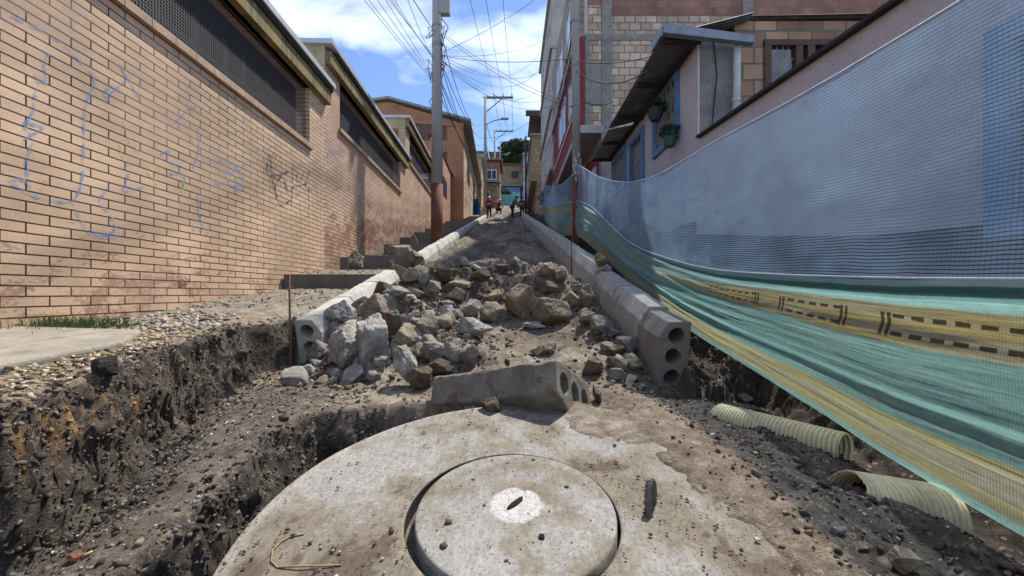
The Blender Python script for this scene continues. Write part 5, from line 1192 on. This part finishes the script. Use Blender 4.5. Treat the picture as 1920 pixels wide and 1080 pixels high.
def facade(name, lab, x0, y0, y1, zb, ztop, storeys, wallmat, over=.0, endmat=None, roofm=None):
    e = empty(name, (0, 0, 0), 0, lab, 'building'); H = (ztop - zb) / storeys
    for k in range(storeys):
        z0 = zb + k * H; z1 = z0 + H; xo = x0 - (over if k > 0 else 0); n = max(1, int((y1 - y0) / 2.6)); hs = []
        for i in range(n):
            c = y0 + (y1 - y0) * (i + .5) / n; hs.append((c - .65, c + .65, z0 + .9, z0 + 2.2))
        mb = MB(); holed_wall(mb, xo, xo + .2, y0, y1, z0 + .12, z1 - .002, hs); mb.build('wall', wallmat, e)
        mb = MB(); mb.box(xo - .12, xo + 4, y0 - .05, y1 + .03, z0, z0 + .118); mb.build('floor_slab', M('slab_edge', (0, 0, 0)), e)
        mb = MB(); mb.box(xo + .202, xo + 4, y0, y0 + .2, z0 + .12, z1 - .002); mb.build('end_wall', endmat or wallmat, e)
        for (a, b, c, d) in hs:
            f = MB()
            for q in (a, (a + b) / 2, b - .05): f.box(xo + .02, xo + .08, q, q + .05, c, d)
            f.box(xo + .02, xo + .079, a + .05, b - .05, c, c + .05); f.box(xo + .02, xo + .079, a + .05, b - .05, d - .05, d)
            w_ = f.build('window', M('white_frame', (0, 0, 0)), e); mb = MB(); mb.box(xo + .1, xo + .11, a, b, c, d); mb.build('pane', M('grey_glass', (0, 0, 0)), w_)
    mb = MB(); mb.box(x0 - over - .15, x0 + 4.2, y0 - .15, y1 + .1, ztop, ztop + .14); mb.build('roof', roofm or M('slab_edge', (0, 0, 0)), e)
    return e
facade('concrete_building', 'tall pale grey rendered building behind the red fronted one', 2.3, 19.6, 27.2, 3.2, 15.6, 4, M('pale_render', (.44, .42, .40), .9, .3, .8, stain=((.34, .29, .25), .55)), .25)
e = facade('stone_house', 'narrow brown house with patchy stone cladding and rooftop shed farther up on the right', 1.85, 28.3, 38, 5.0, 11.6, 2, brickmat('stone_cladding', 'x', .38, .3, .03, (.46, .34, .20), (.34, .22, .13), (.28, .2, .14), .6, (.15, .07, .05), .6), .35)
mb = MB(); mb.box(2.0, 5, 29, 31.5, 11.75, 13.0); mb.build('rooftop_shed', M('dark_wood', (0, 0, 0)), e); mb = MB(); mb.box(1.3, 5, 28.2, 32, 13.0, 13.12); mb.box(1.0, 2.4, 28.0, 28.1, 12.95, 13.35); mb.build('shed_roof', M('brown_wood', (0, 0, 0)), e)
# ================================================================ HILLSIDE
def hill_house(x, y, w_, h_, cm_, rm_, lab, win=2, zoff=0, name='hill_house', seed=0, depth=6):
    z = float(road_z(np.array(y))) - 1 + zoff; e = empty(name, (x, y, z), 0, lab, 'house', 'houses on the hillside at the end of the street')
    ho = []; c = w_ / win
    mb = MB(); mb.box(-w_ / 2, w_ / 2, 0, depth, -3, h_); mb.build('wall', cm_, e)
    mb = MB(); mb.quadbox([(-w_ / 2 - .3, -.5, h_ + .01), (w_ / 2 + .3, -.5, h_ + .01), (w_ / 2 + .3, -.5, h_ + .15), (-w_ / 2 - .3, -.5, h_ + .15)], (0, depth + 1, .5)); mb.build('roof', rm_, e)
    r2 = random.Random(seed)
    nf = max(1, int(h_ / 2.6))
    for k in range(nf):
        for i in range(win):
            cx = -w_ / 2 + (i + .5) * c + r2.uniform(-.2, .2); cz = h_ - 1.6 - k * 2.6
            f = MB(); f.box(cx - .6, cx + .6, -.08, -.01, cz - .6, cz + .6); f = f.build('window', M('white_frame', (0, 0, 0)) if r2.random() < .5 else M('dark_frame', (.05, .05, .05), .7), e)
            mb = MB(); mb.box(cx - .52, cx - .04, -.1, -.082, cz - .5, cz + .5); mb.box(cx + .04, cx + .52, -.1, -.082, cz - .5, cz + .5); mb.build('pane', M('dark_glass', (0, 0, 0)), f)
    return e
br1 = brickmat('hill_brick_red', 'x', .5, .2, .02, (.26, .13, .08), (.20, .10, .065), (.16, .12, .10), .3); br2 = brickmat('hill_brick_tan', 'x', .5, .25, .03, (.36, .25, .14), (.28, .19, .11), (.2, .16, .12), .3)
sm_ = brickmat('hill_stone', 'x', .9, .7, .08, (.34, .26, .16), (.24, .17, .10), (.15, .12, .09), .4)
wh = M('white_blue_wash', (.50, .56, .66), .8, .2, .5); bl = M('house_blue', (.16, .26, .42), .8, .2, .5); grf = M('grey_roof', (0, 0, 0)); tile = M('rust_roof', (.22, .12, .09), .9, .4, 1)
hill_house(-4.3, 46, 5.6, 4.5, br1, tile, 'tall brick house at the left end of the street, behind the second utility pole', 3, 2.0, seed=1)
hill_house(-4.3, 44.2, 5.4, 2.4, sm_, grf, 'low stone walled building under the tall brick house', 2, 1.5, seed=2, depth=1.5)
hill_house(-1.2, 66, 7, 4.6, br2, tile, 'tan block house with one white window across the end of the street', 2, 1.6, seed=3)
hill_house(-1.6, 64.5, 6, 2.6, bl, grf, 'low blue walled house in front of the tan block house', 3, .2, seed=4, depth=1.2)
hill_house(4.2, 60, 4.6, 6.8, wh, grf, 'white and pale blue two storey house at the right end of the street', 2, 1.6, seed=5)
k = 0
HL = ['red brick house high on the left hill crest', 'tan house with rusty roof on the left hill crest', 'small brick house above the tall brick house', 'brick house in the middle of the far hillside', 'tan house half hidden by the dark tree', 'small red brick house right of the far poles', 'brick house on the upper hillside right of the third pole', 'wide tan house low on the far hillside', 'small tan shed like house on the crest', 'brick house left of the dark tree', 'red house at the far right of the hillside', 'tan house beside the red house on the right hillside']
for (x, y, w_, h_, mt, rm) in [(-9.5, 78, 8, 6, br1, tile), (-15, 92, 10, 7, br2, tile), (-6, 84, 6, 5, br1, grf), (-1.5, 90, 7, 5.5, br1, tile), (4, 86, 7, 5, br2, grf), (-2.5, 104, 7, 5, br1, grf), (1.5, 77, 6, 4.2, br2, tile), (-6.5, 71, 7, 5, br2, grf), (-11, 106, 8, 5, br2, tile), (3.5, 104, 7, 5, br1, tile), (10, 90, 8, 6, br1, grf), (12, 75, 8, 6, br2, tile)]:
    hill_house(x, y, w_, h_, mt, rm, HL[k], 2 + k % 2, .2, seed=20 + k); k += 1
def tree(x, y, h_, rad, lab, seed, n=5200, sz=.2, leafm=None, zoff=0):
    z = float(road_z(np.array(y))) + zoff; e = empty('tree', (x, y, z), 0, lab, 'tree'); r2 = random.Random(seed)
    mb = MB(); mb.tube([(0, 0, -2), (.1, 0, h_ * .35), (.2, 0, h_ * .75)], [rad * .09, rad * .07, rad * .03], 8)
    tips = []
    for k in range(14):
        a = r2.uniform(0, 6.28); b = r2.uniform(.3, 1.05) * rad; t = (b * math.cos(a), b * math.sin(a), h_ * r2.uniform(.45, .98)); tips.append(t); s = h_ * r2.uniform(.25, .5)
        mb.tube([(.1, 0, s), (t[0] * .5, t[1] * .5, (s + t[2]) / 2), t], [rad * .035, rad * .025, rad * .008], 6)
    mb.build('trunk', M('bark', (.09, .07, .055), .95, .3, 3), e)
    nn = n; rg = np.random.default_rng(seed); ti = np.array(tips); c = ti[rg.integers(len(ti), size=nn)]; d = rg.normal(size=(nn, 3)); d /= np.linalg.norm(d, axis=1)[:, None]
    p = c + d * (rad * .5 * rg.uniform(.5, 1.05, nn) ** .5)[:, None] * np.array([1, 1, .75])
    a = rg.normal(size=(nn, 3)); a /= np.linalg.norm(a, axis=1)[:, None]; b = np.cross(a, rg.normal(size=(nn, 3))); b /= np.linalg.norm(b, axis=1)[:, None]; s = (sz * rg.uniform(.5, 1.3, nn))[:, None]
    V_ = np.stack([p - a * s, p + b * s * .6, p + a * s, p - b * s * .6], 1).reshape(-1, 3); npmesh('crown', V_, np.arange(nn * 4).reshape(-1, 4), leafm or M('leaf_hill', (.035, .06, .022), .8, .45, .9), e, smooth=False)
    return e
tree(.9, 70, 6.8, 2.3, 'large dark rounded tree against the sky at the top of the street', 3, 9000, .16, zoff=2.2)
tree(0.2, 72, 5, 2.6, 'bushy dark green tree above the tan block house', 5, 4200, .2, zoff=2.6)
tree(-1.6, 59, 1.6, 1.2, 'low green bush in front of the blue walled house', 6, 1500, .12, zoff=.5)
tree(3.5, 80, 4, 3, 'green bushes on the slope under the large dark tree', 8, 3000, .2, zoff=4)
e = empty('bare_tree', (2.0, 48, float(road_z(np.array(48.)))), 0, 'bare branching grey tree beside the white and blue house', 'tree'); mb = MB(); mb.tube([(0, 0, -.5), (.1, 0, 3.5), (.3, 0, 5.6)], [.22, .16, .08], 8); r2 = random.Random(9)
for k in range(22):
    s = r2.uniform(3, 5.4); a = r2.uniform(0, 6.28); l = r2.uniform(.8, 1.9); mb.tube([(.2, 0, s), (.2 + l * .5 * math.cos(a), l * .5 * math.sin(a), s + .5), (.2 + l * math.cos(a), l * math.sin(a), s + r2.uniform(.5, 1.4))], [.06, .04, .012], 5)
mb.build('trunk', M('bark_grey', (.2, .18, .16), .9), e)
# ================================================================ POLES AND WIRES
mpole = M('concrete_pole', (.34, .33, .315), .85, .25, 1.2, .3, 40, .004, streak=True); mred = M('pole_red', (.16, .058, .04), .85, .35, 3, .3, 40, stain=((.12, .05, .035), .6)); mwr = M('black_cable', (0, 0, 0))
p1 = empty('utility_pole', (-2.03, 10.4, 1.5), 0, 'large concrete utility pole with brown painted base on the left', 'utility pole', 'utility poles along the street')
r_ = .148; MB().tube([(0, 0, -.7), (0, 0, .35)], [r_ * 1.08, r_ * 1.07], 24).build('buried_base', mpole, p1, smooth=True)
MB().tube([(0, 0, -.69), (0, 0, 1.45)], [r_ * 1.10, r_ * 1.09], 24).build('painted_base', mred, p1, smooth=True)
MB().tube([(0, 0, 1.451), (0, 0, 8.6)], [r_ * 1.06, r_ * .75], 24).build('shaft', mpole, p1, smooth=True)
for z in (4.0, 5.15, 5.22, 5.7): MB().tube([(0, 0, z), (0, 0, z + .045)], r_ * .97, 20).build('clamp', M('pole_steel', (0, 0, 0)), p1)
mb = MB(); mb.box(.08, .36, -.14, .02, 6.0, 6.5); mb.tube([(.2, -.05, 6.5), (.2, -.05, 6.62)], .06, 10); mb.tube([(.12, 0, 5.95), (.24, 0, 5.8), (.3, 0, 5.7), (.22, 0, 5.5)], .014, 6); mb.build('junction_box', M('box_grey', (.30, .30, .30), .6, .2), p1)
mb = MB(); r2 = random.Random(2)
for k in range(16):
    a = r2.uniform(-.25, .25); z = r2.uniform(3.7, 5.7); b = r2.choice([-1, 1]); mb.tube([(b * .12, -.05, z), (b * (.22 + a * .3), -.1, z + r2.uniform(-.3, .2)), (b * .17, -.1, z - r2.uniform(.1, .45)), (b * .12, -.05, z - .1)], .009, 5)
mb.build('cable_loops', mwr, p1)
p2 = empty('utility_pole', (1.315, 7.82, 1.2), 0, 'slim concrete pole with brown base and torn paper, between the two netting fences', 'utility pole', 'utility poles along the street')
MB().tube([(0, 0, -.6), (0, 0, 1.18)], [.094, .092], 20).build('painted_base', mred, p2, smooth=True)
MB().tube([(0, 0, 1.181), (-.075, 0, 8.5)], [.086, .070], 20).build('shaft', mpole, p2, smooth=True)
mb = MB(); r2 = random.Random(5)
for k in range(26):
    a = -math.pi / 2 + r2.uniform(-1.2, .9); z = r2.choice([r2.uniform(1.0, 1.75), r2.uniform(1.15, 1.5)]); w2 = r2.uniform(.15, .4); h2 = r2.uniform(.03, .1); rr_ = .0975 + k * .0002; n_ = 5
    V_ = []
    for i in range(n_ + 1): t = a + w2 * i / n_; j = r2.uniform(-.015, .015); V_ += [(rr_ * math.cos(t), rr_ * math.sin(t), z + j), (rr_ * math.cos(t), rr_ * math.sin(t), z + h2 + j)]
    mb.add(V_, [(2 * i, 2 * i + 2, 2 * i + 3, 2 * i + 1) for i in range(n_)])
mb.build('torn_paper', M('paper', (.5, .48, .45), .9, .3, 8), p2)
for z in (2.6, 3.4, 4.3, 5.2): MB().tube([(-.01 * z, 0, z), (-.01 * z, 0, z + .03)], .092, 16).build('clamp', M('pole_steel', (0, 0, 0)), p2)
def xpole(x, y, h_, lab, r=.13, lamp=True, arm=2.2, second=None):
    z = float(road_z(np.array(y))) + .2; e = empty('utility_pole', (x, y, z), 0, lab, 'utility pole', 'utility poles along the street')
    MB().tube([(0, 0, -.5), (0, 0, h_)], [r * 1.25, r * .8], 14).build('shaft', mpole, e, smooth=True)
    mb = MB(); mb.box(-.15, arm, -.06, .06, h_ - .16, h_ - .02); mb.tube([(0, 0, h_ - 1.3), (arm * .62, 0, h_ - .15)], .04, 6); mb.build('crossarm', M('arm_steel', (.16, .15, .14), .7), e)
    for k in range(3): q = MB(); q.tube([(arm * (.32 + .32 * k), 0, h_ - .02), (arm * (.32 + .32 * k), 0, h_ + .22)], [.05, .035], 8); q.build('insulator', M('insulator_red', (.25, .1, .08), .4), e)
    if lamp:
        l = empty('street_lamp', (x, y, z + h_ * lamp), 0, 'street lamp arm on the ' + lab.split(' utility')[0] + ' pole', 'street lamp')
        MB().tube([(0, -.1, 0), (.7, -.15, .3), (1.3, -.2, .42)], .035, 8).build('arm', M('arm_steel', (0, 0, 0)), l); MB().box(1.25, 1.85, -.3, -.1, .38, .50).build('lamp_head', M('lamp_grey', (.3, .3, .3), .5), l)
    return e
p3 = xpole(-2.12, 30.5, 9.4, 'second tall utility pole with crossarm up the street on the left', lamp=.755)
p4 = xpole(-2.25, 50, 9.6, 'third utility pole with crossarm farther up the street', arm=2.4, lamp=.62)
p5 = xpole(-2.1, 68, 9, 'fourth utility pole, small and far up the street', lamp=.72, arm=2.2)
xpole(1.9, 62, 7.5, 'small pole beside the white and blue house far up the street', lamp=0, arm=.6, r=.1)
tag(MB().tube([(1.12, 31, 5.6), (1.10, 31, 12.7)], .085, 12).build('post', M('dark_post', (.06, .055, .055), .7), smooth=True), 'dark bare post at the upper right kerb end beside the workers', 'post')
def wire(a, b, sag, r, lab, n=26, grp='overhead cables'):
    a, b = Vector(a), Vector(b); P = []
    for i in range(n + 1): t = i / n; p = a.lerp(b, t); p.z -= sag * 4 * t * (1 - t); P.append(p)
    tag(MB().tube(P, r, 5).build('overhead_cable', mwr, smooth=True), lab, 'cable', grp)
pt = lambda px, py, y: ((px - 960) / F * y, y, (550 - py) / F * y)
AT1, AT2, AT3 = pt(812, 152, 10.4), pt(812, 104, 10.4), pt(830, 72, 10.4)
L1 = 'black cable from the big left pole down over the brick building toward the viewer'
for i, px in enumerate((697, 703, 712, 722)): q = Vector(pt(px, 0, 6.4 - .0 * i)); d = q - Vector(AT1); wire((AT1[0], AT1[1], AT1[2] + .05 * i), q + d * 1.5, .22 - .05 * i if i else .16, .005, L1, grp='cables from the big left pole toward the viewer')
for i, px in enumerate((738, 745, 753, 775)): q = Vector(pt(px, 0, 6.8)); d = q - Vector(AT2); wire((AT2[0], AT2[1], AT2[2] - .04 * i), q + d * 1.5, .1 + .03 * i, .005, L1, grp='cables from the big left pole toward the viewer')
wire(pt(815, 60, 10.4), Vector(pt(778, 0, 7.6)) + (Vector(pt(778, 0, 7.6)) - Vector(pt(815, 60, 10.4))) * 1.5, .05, .01, L1, grp='cables from the big left pole toward the viewer')
L2 = 'black cable sagging from the big left pole up to the second pole'
ep = lambda dz: (-2.1, 30.4, 12.0 + dz)
for i, (py, dz_, sg) in enumerate(((150, 0, .9), (155, -.3, 1.0), (112, .4, .8), (118, -.7, 1.2), (180, -1.2, .9), (60, 2.4, 1.8), (165, -1.6, 1.1))):
    wire(pt(826, py, 10.4), ep(dz_), sg, .011, L2, grp='cables up the street')
for i, (dz_, sg) in enumerate(((0, .8), (-.5, 1.), (-1.2, 1.), (1.8, .7))): wire(ep(dz_), (-2.2, 50, 18 + dz_), sg, .025, 'cable between the second and third poles', grp='cables up the street')
for k in range(3):          # high-tension lines running overhead from the crossarm
    a = Vector((-2.12 + 2.2 * (.32 + .32 * k), 30.5, 15.75)); q = Vector(pt((887, 915, 945)[k], 0, 16)); wire(a, q + (q - a) * .9, .5, .010, 'thin high line coming from the crossarm of the second pole overhead', grp='thin lines overhead')
    wire(a, (-2.2 + 2.4 * (.32 + .32 * k), 50, 21.7), .6, .018, 'thin high line between the crossarms of the far poles', grp='thin lines overhead')
L3 = 'black service wire fanning from the big left pole to the houses on the right'
for i, (py, b, sg) in enumerate([(100, pt(1005, -2, 12.5), .1), (104, pt(1012, 135, 22), .5), (112, pt(1012, 128, 22), .9), (108, pt(1016, 95, 20), .9), (112, pt(1030, 180, 20.5), .7), (60, pt(1060, 190, 13), .2), (64, pt(1070, 200, 12.5), .25), (112, pt(1048, 190, 18), .8), (104, pt(1050, 60, 17), .35), (118, pt(1035, 140, 21), 1.2), (104, pt(1070, 110, 7.9), .12)]):
    wire(pt(826, py, 10.4), b, sg, .0065, L3, grp='service wires to the right hand houses')
L4 = 'service wire strung from the slim right pole along the fronts of the right hand houses'
for i, (a, b, sg) in enumerate([(pt(1078, 20, 7.8), pt(1030, 330, 27), .3), (pt(1076, 60, 7.8), pt(1025, 250, 25), .3), (pt(1078, 130, 7.8), pt(1220, 130, 5.6), .25), (pt(1080, 115, 7.8), pt(1355, 55, 5.35), .2), (pt(1078, 180, 7.8), pt(1150, 190, 10.2), .15), (pt(1077, 0, 7.8), pt(1020, 300, 26), 1.0), (pt(1078, 120, 7.8), pt(1058, 180, 13), .1), (pt(1074, 90, 7.8), pt(1018, 280, 26), .6)]):
    wire(a, b, sg, .009, L4, grp='wires from the slim right pole')
wire(pt(1015, 210, 29), ep(.3), .5, .012, 'wire crossing from the stone clad house to the second pole', grp='wires crossing the upper street')
wire(pt(1010, 240, 30), (-2.2, 50, 19), .6, .012, 'wire crossing from the stone clad house to the third pole', grp='wires crossing the upper street')
# ================================================================ UPPER STREET CLUTTER
def cloth(name, P00, P10, P01, P11, mat, lab, n=24, amp=.2, seed=1, colr=None):
    P00, P10, P01, P11 = map(np.array, (P00, P10, P01, P11)); u = np.linspace(0, 1, n); U, V_ = np.meshgrid(u, u)
    P = ((P00 * (1 - U[..., None]) + P10 * U[..., None]) * (1 - V_[..., None]) + (P01 * (1 - U[..., None]) + P11 * U[..., None]) * V_[..., None])
    P[..., 1] += amp * fbm(U * 5, V_ * 3, oct=3, seed=seed); P[..., 2] -= amp * np.sin(np.pi * U) * .8 * (1 - .3 * V_); P[..., 0] += amp * .5 * fbm(U * 5, V_ * 3, oct=2, seed=seed + 1)
    ii = np.arange(n * n).reshape(n, n); Q_ = np.stack([ii[:-1, :-1], ii[:-1, 1:], ii[1:, 1:], ii[1:, :-1]], -1).reshape(-1, 4)
    o = npmesh(name, P.reshape(-1, 3), Q_, mat, colr=None); tag(o, lab, 'tarp'); return o
zz = float(road_z(np.array(56.)))
cloth('tarp', (-2.3, 54, zz + 1.7), (1.2, 54, zz + 1.9), (-2.3, 54, zz + .1), (1.2, 54, zz + .3), M('tarp_green', (.16, .42, .40), .6, .3, .8), 'green tarp barrier stretched across the top of the street', amp=.25)
cloth('tarp', (1.4, 50, zz + 1.2), (2.6, 50, zz - .1), (1.4, 50, zz - 1.2), (2.6, 50, zz - 1.7), M('tarp_pale', (.35, .48, .66), .6, .3, .8), 'pale blue tarp below the white and blue house', amp=.2, seed=4)
cloth('tarp', (-3.7, 33.5, 8.3), (-2.95, 33.0, 8.3), (-3.9, 33, 6.2), (-2.5, 32.6, 6.1), M('tarp_blue', (.035, .10, .36), .5, .3, 1), 'deep blue tarp hung on the left beside the plastered wall', amp=.25, seed=7)
cloth('tarp', (-2.55, 32.5, 7.4), (-2.35, 32.4, 7.3), (-2.75, 32.2, 6.15), (-1.75, 32.1, 6.15), M('sack_white', (.55, .54, .52), .7, .2, 2), 'white sheet draped over a heap by the second utility pole', amp=.12, seed=9)
cloth('tarp', (1.2, 17.0, 4.55), (1.75, 17.5, 4.6), (1.1, 16.4, 4.0), (1.8, 17, 3.7), M('tarp_pale', (0, 0, 0)), 'pale blue plastic sheet bundled beyond the far netting', amp=.3, seed=11)
# ---------------------------------------------------------------- workers
skin = M('skin', (.22, .12, .08), .6, .1); navy = M('trouser_dark', (.025, .028, .04), .9, .2, 10); redv = M('red_jacket', (.30, .025, .03), .8, .2, 8); greenj = M('green_jacket', (.10, .14, .08), .85, .3, 8); refl = M('reflective_strip', (.55, .55, .5), .5, .1); whp = M('helmet_white', (.62, .62, .60), .35, .05); hairm = M('hair_dark', (.02, .017, .015), .8, .1)
def skinmesh(name, pts, edges, radii, mat, parent, sub=1):
    me = bpy.data.meshes.new(name); me.from_pydata(pts, edges, []); o = link(name, me, mat, parent)
    sk = o.modifiers.new('skin', 'SKIN'); lay = me.skin_vertices[0] if me.skin_vertices else None
    if lay is None:
        me.attributes  # noqa
    for i, r in enumerate(radii):
        d = me.skin_vertices[0].data[i]; d.radius = (r, r) if not isinstance(r, tuple) else r
    me.skin_vertices[0].data[0].use_root = True
    su = o.modifiers.new('sub', 'SUBSURF'); su.levels = sub; su.render_levels = sub
    return o
def person(x, y, rz, pose, jacket, lab, helmet, h_=1.68):
    z = float(hgt(x, y)); e = empty('person', (x, y, z), rz, lab, 'person'); s = h_ / 1.72
    cr_ = pose == 'bend'; k = .0
    hip = (0, 0, .92 * s) if pose != 'crouch' else (0, .1, .45 * s)
    if pose == 'crouch': chest = (0, -.15, .85 * s); neck = (0, -.25, 1.02 * s); head = (0, -.3, 1.17 * s)
    elif pose == 'bend': chest = (0, -.22, 1.22 * s); neck = (0, -.32, 1.40 * s); head = (0, -.38, 1.53 * s)
    else: chest = (0, 0, 1.25 * s); neck = (0, -.01, 1.46 * s); head = (0, -.03, 1.60 * s)
    P = [hip, ((hip[0] + chest[0]) / 2, (hip[1] + chest[1]) / 2, (hip[2] + chest[2]) / 2), chest, neck, head]; E = [(0, 1), (1, 2), (2, 3), (3, 4)]; Rr_ = [(.15, .11), (.14, .10), (.17, .12), .055, .095]
    for sd in (-1, 1):
        b = len(P)
        if pose == 'crouch': kn = (sd * .18, -.25, .48 * s); an = (sd * .16, .0, .09); to_ = (sd * .17, -.17, .04)
        else: kn = (sd * .11, -.03, .50 * s); an = (sd * .13, .03 * sd, .09); to_ = (sd * .15, -.16 + .03 * sd, .04)
        P += [(sd * .09, hip[1], hip[2] - .06), kn, an, to_]; E += [(0, b), (b, b + 1), (b + 1, b + 2), (b + 2, b + 3)]; Rr_ += [.095, .065, .045, .04]
        b = len(P); sh = (sd * .19, chest[1], chest[2] + .13 * s)
        el = (sd * .27, chest[1] - (.02 if pose == 'stand' else .15), chest[2] - .16 * s); ha = (sd * .22, chest[1] - (.16 if pose == 'stand' else .38), chest[2] - (.34 if pose == 'stand' else .30) * s)
        P += [sh, el, ha]; E += [(2, b), (b, b + 1), (b + 1, b + 2)]; Rr_ += [.065, .048, .034]
        for f_ in range(5):
            dx = (f_ - 2) * .017; q = len(P); P += [(ha[0] + dx, ha[1] - .03, ha[2] - .05), (ha[0] + dx, ha[1] - .06, ha[2] - .10 + (.03 if f_ in (0, 4) else 0))]; E += [(b + 2, q), (q, q + 1)]; Rr_ += [.009, .008]
    skinmesh('body', P, E, Rr_, skin, e)
    # clothing: separate skins slightly larger, over the same skeleton
    J = [P[0], P[1], P[2], (P[3][0], P[3][1], P[3][2] - .06)]; JE = [(0, 1), (1, 2), (2, 3)]; JR = [(.175, .135), (.17, .13), (.20, .15), .08]
    sgn = [9 - 0, 21]
    base = 5; per = 4 + 3 + 10
    for i_ in range(2):
        sh, el, ha = P[base + i_ * per + 4], P[base + i_ * per + 5], P[base + i_ * per + 6]; b = len(J)
        ha2 = tuple(el[q] * .15 + ha[q] * .85 for q in range(3)); J += [sh, el, ha2]; JE += [(2, b), (b, b + 1), (b + 1, b + 2)]; JR += [.085, .066, .052]
    jk = skinmesh('jacket', J, JE, JR, jacket, e)
    T_ = [P[0]]; TE = []; TR = [(.165, .13)]
    for i_ in range(2):
        a, b_, c_, d_ = P[base + i_ * per:base + i_ * per + 4]; n_ = len(T_); T_ += [a, b_, c_]; TE += [(0, n_), (n_, n_ + 1), (n_ + 1, n_ + 2)]; TR += [.115, .085, .065]
        MB().tube([tuple(c_), (d_[0] * .5 + c_[0] * .5, d_[1] * .5 + c_[1] * .5, .05), tuple(d_)], [.06, .055, .04], 8).build('boot', M('boot', (.03, .025, .02), .8), e, smooth=True)
    skinmesh('trousers', T_, TE, TR, navy, e)
    mc = P[1]; 
    if pose == 'stand': MB().tube([(mc[0], mc[1], mc[2] - .0), (mc[0], mc[1], mc[2] + .06)], .195, 16).build('reflective_band', refl, e)
    hd = Vector(head); mb = MB(); V_ = []
    for i_ in range(7):
        for q in range(14): a = 2 * math.pi * q / 14; b = (math.pi / 2) * i_ / 6; V_.append((hd.x + .125 * math.cos(a) * math.cos(b), hd.y + .14 * math.sin(a) * math.cos(b), hd.z + .02 + .13 * math.sin(b)))
    mb.add(V_, [(i_ * 14 + q, i_ * 14 + (q + 1) % 14, (i_ + 1) * 14 + (q + 1) % 14, (i_ + 1) * 14 + q) for i_ in range(6) for q in range(14)])
    if helmet: mb.tube([(hd.x, hd.y - .03, hd.z + .015), (hd.x, hd.y - .03, hd.z + .03)], .165, 16)
    mb.build('helmet' if helmet else 'hair', helmet or hairm, e, smooth=True)
    mb = MB(); mb.tube([(hd.x, hd.y - .095, hd.z + .0), (hd.x, hd.y - .125, hd.z - .02)], .014, 6); mb.build('nose', skin, e)
    return e
person(-1.86 + .1, 29.8, R(200), 'stand', redv, 'worker in white helmet, red jacket and dark trousers standing by the left kerb', whp)
person(-1.22, 34.5, R(30), 'crouch', redv, 'crouching worker in a red jacket beside the left kerb end', whp, 1.65)
person(.02, 30.2, R(70), 'bend', greenj, 'worker in a green jacket bending over by the right kerb end', None, 1.7)
person(.82, 31.2, R(-20), 'stand', redv, 'worker dressed in red with red hood standing by the dark post', M('red_hood', (.32, .03, .04), .8), 1.7)
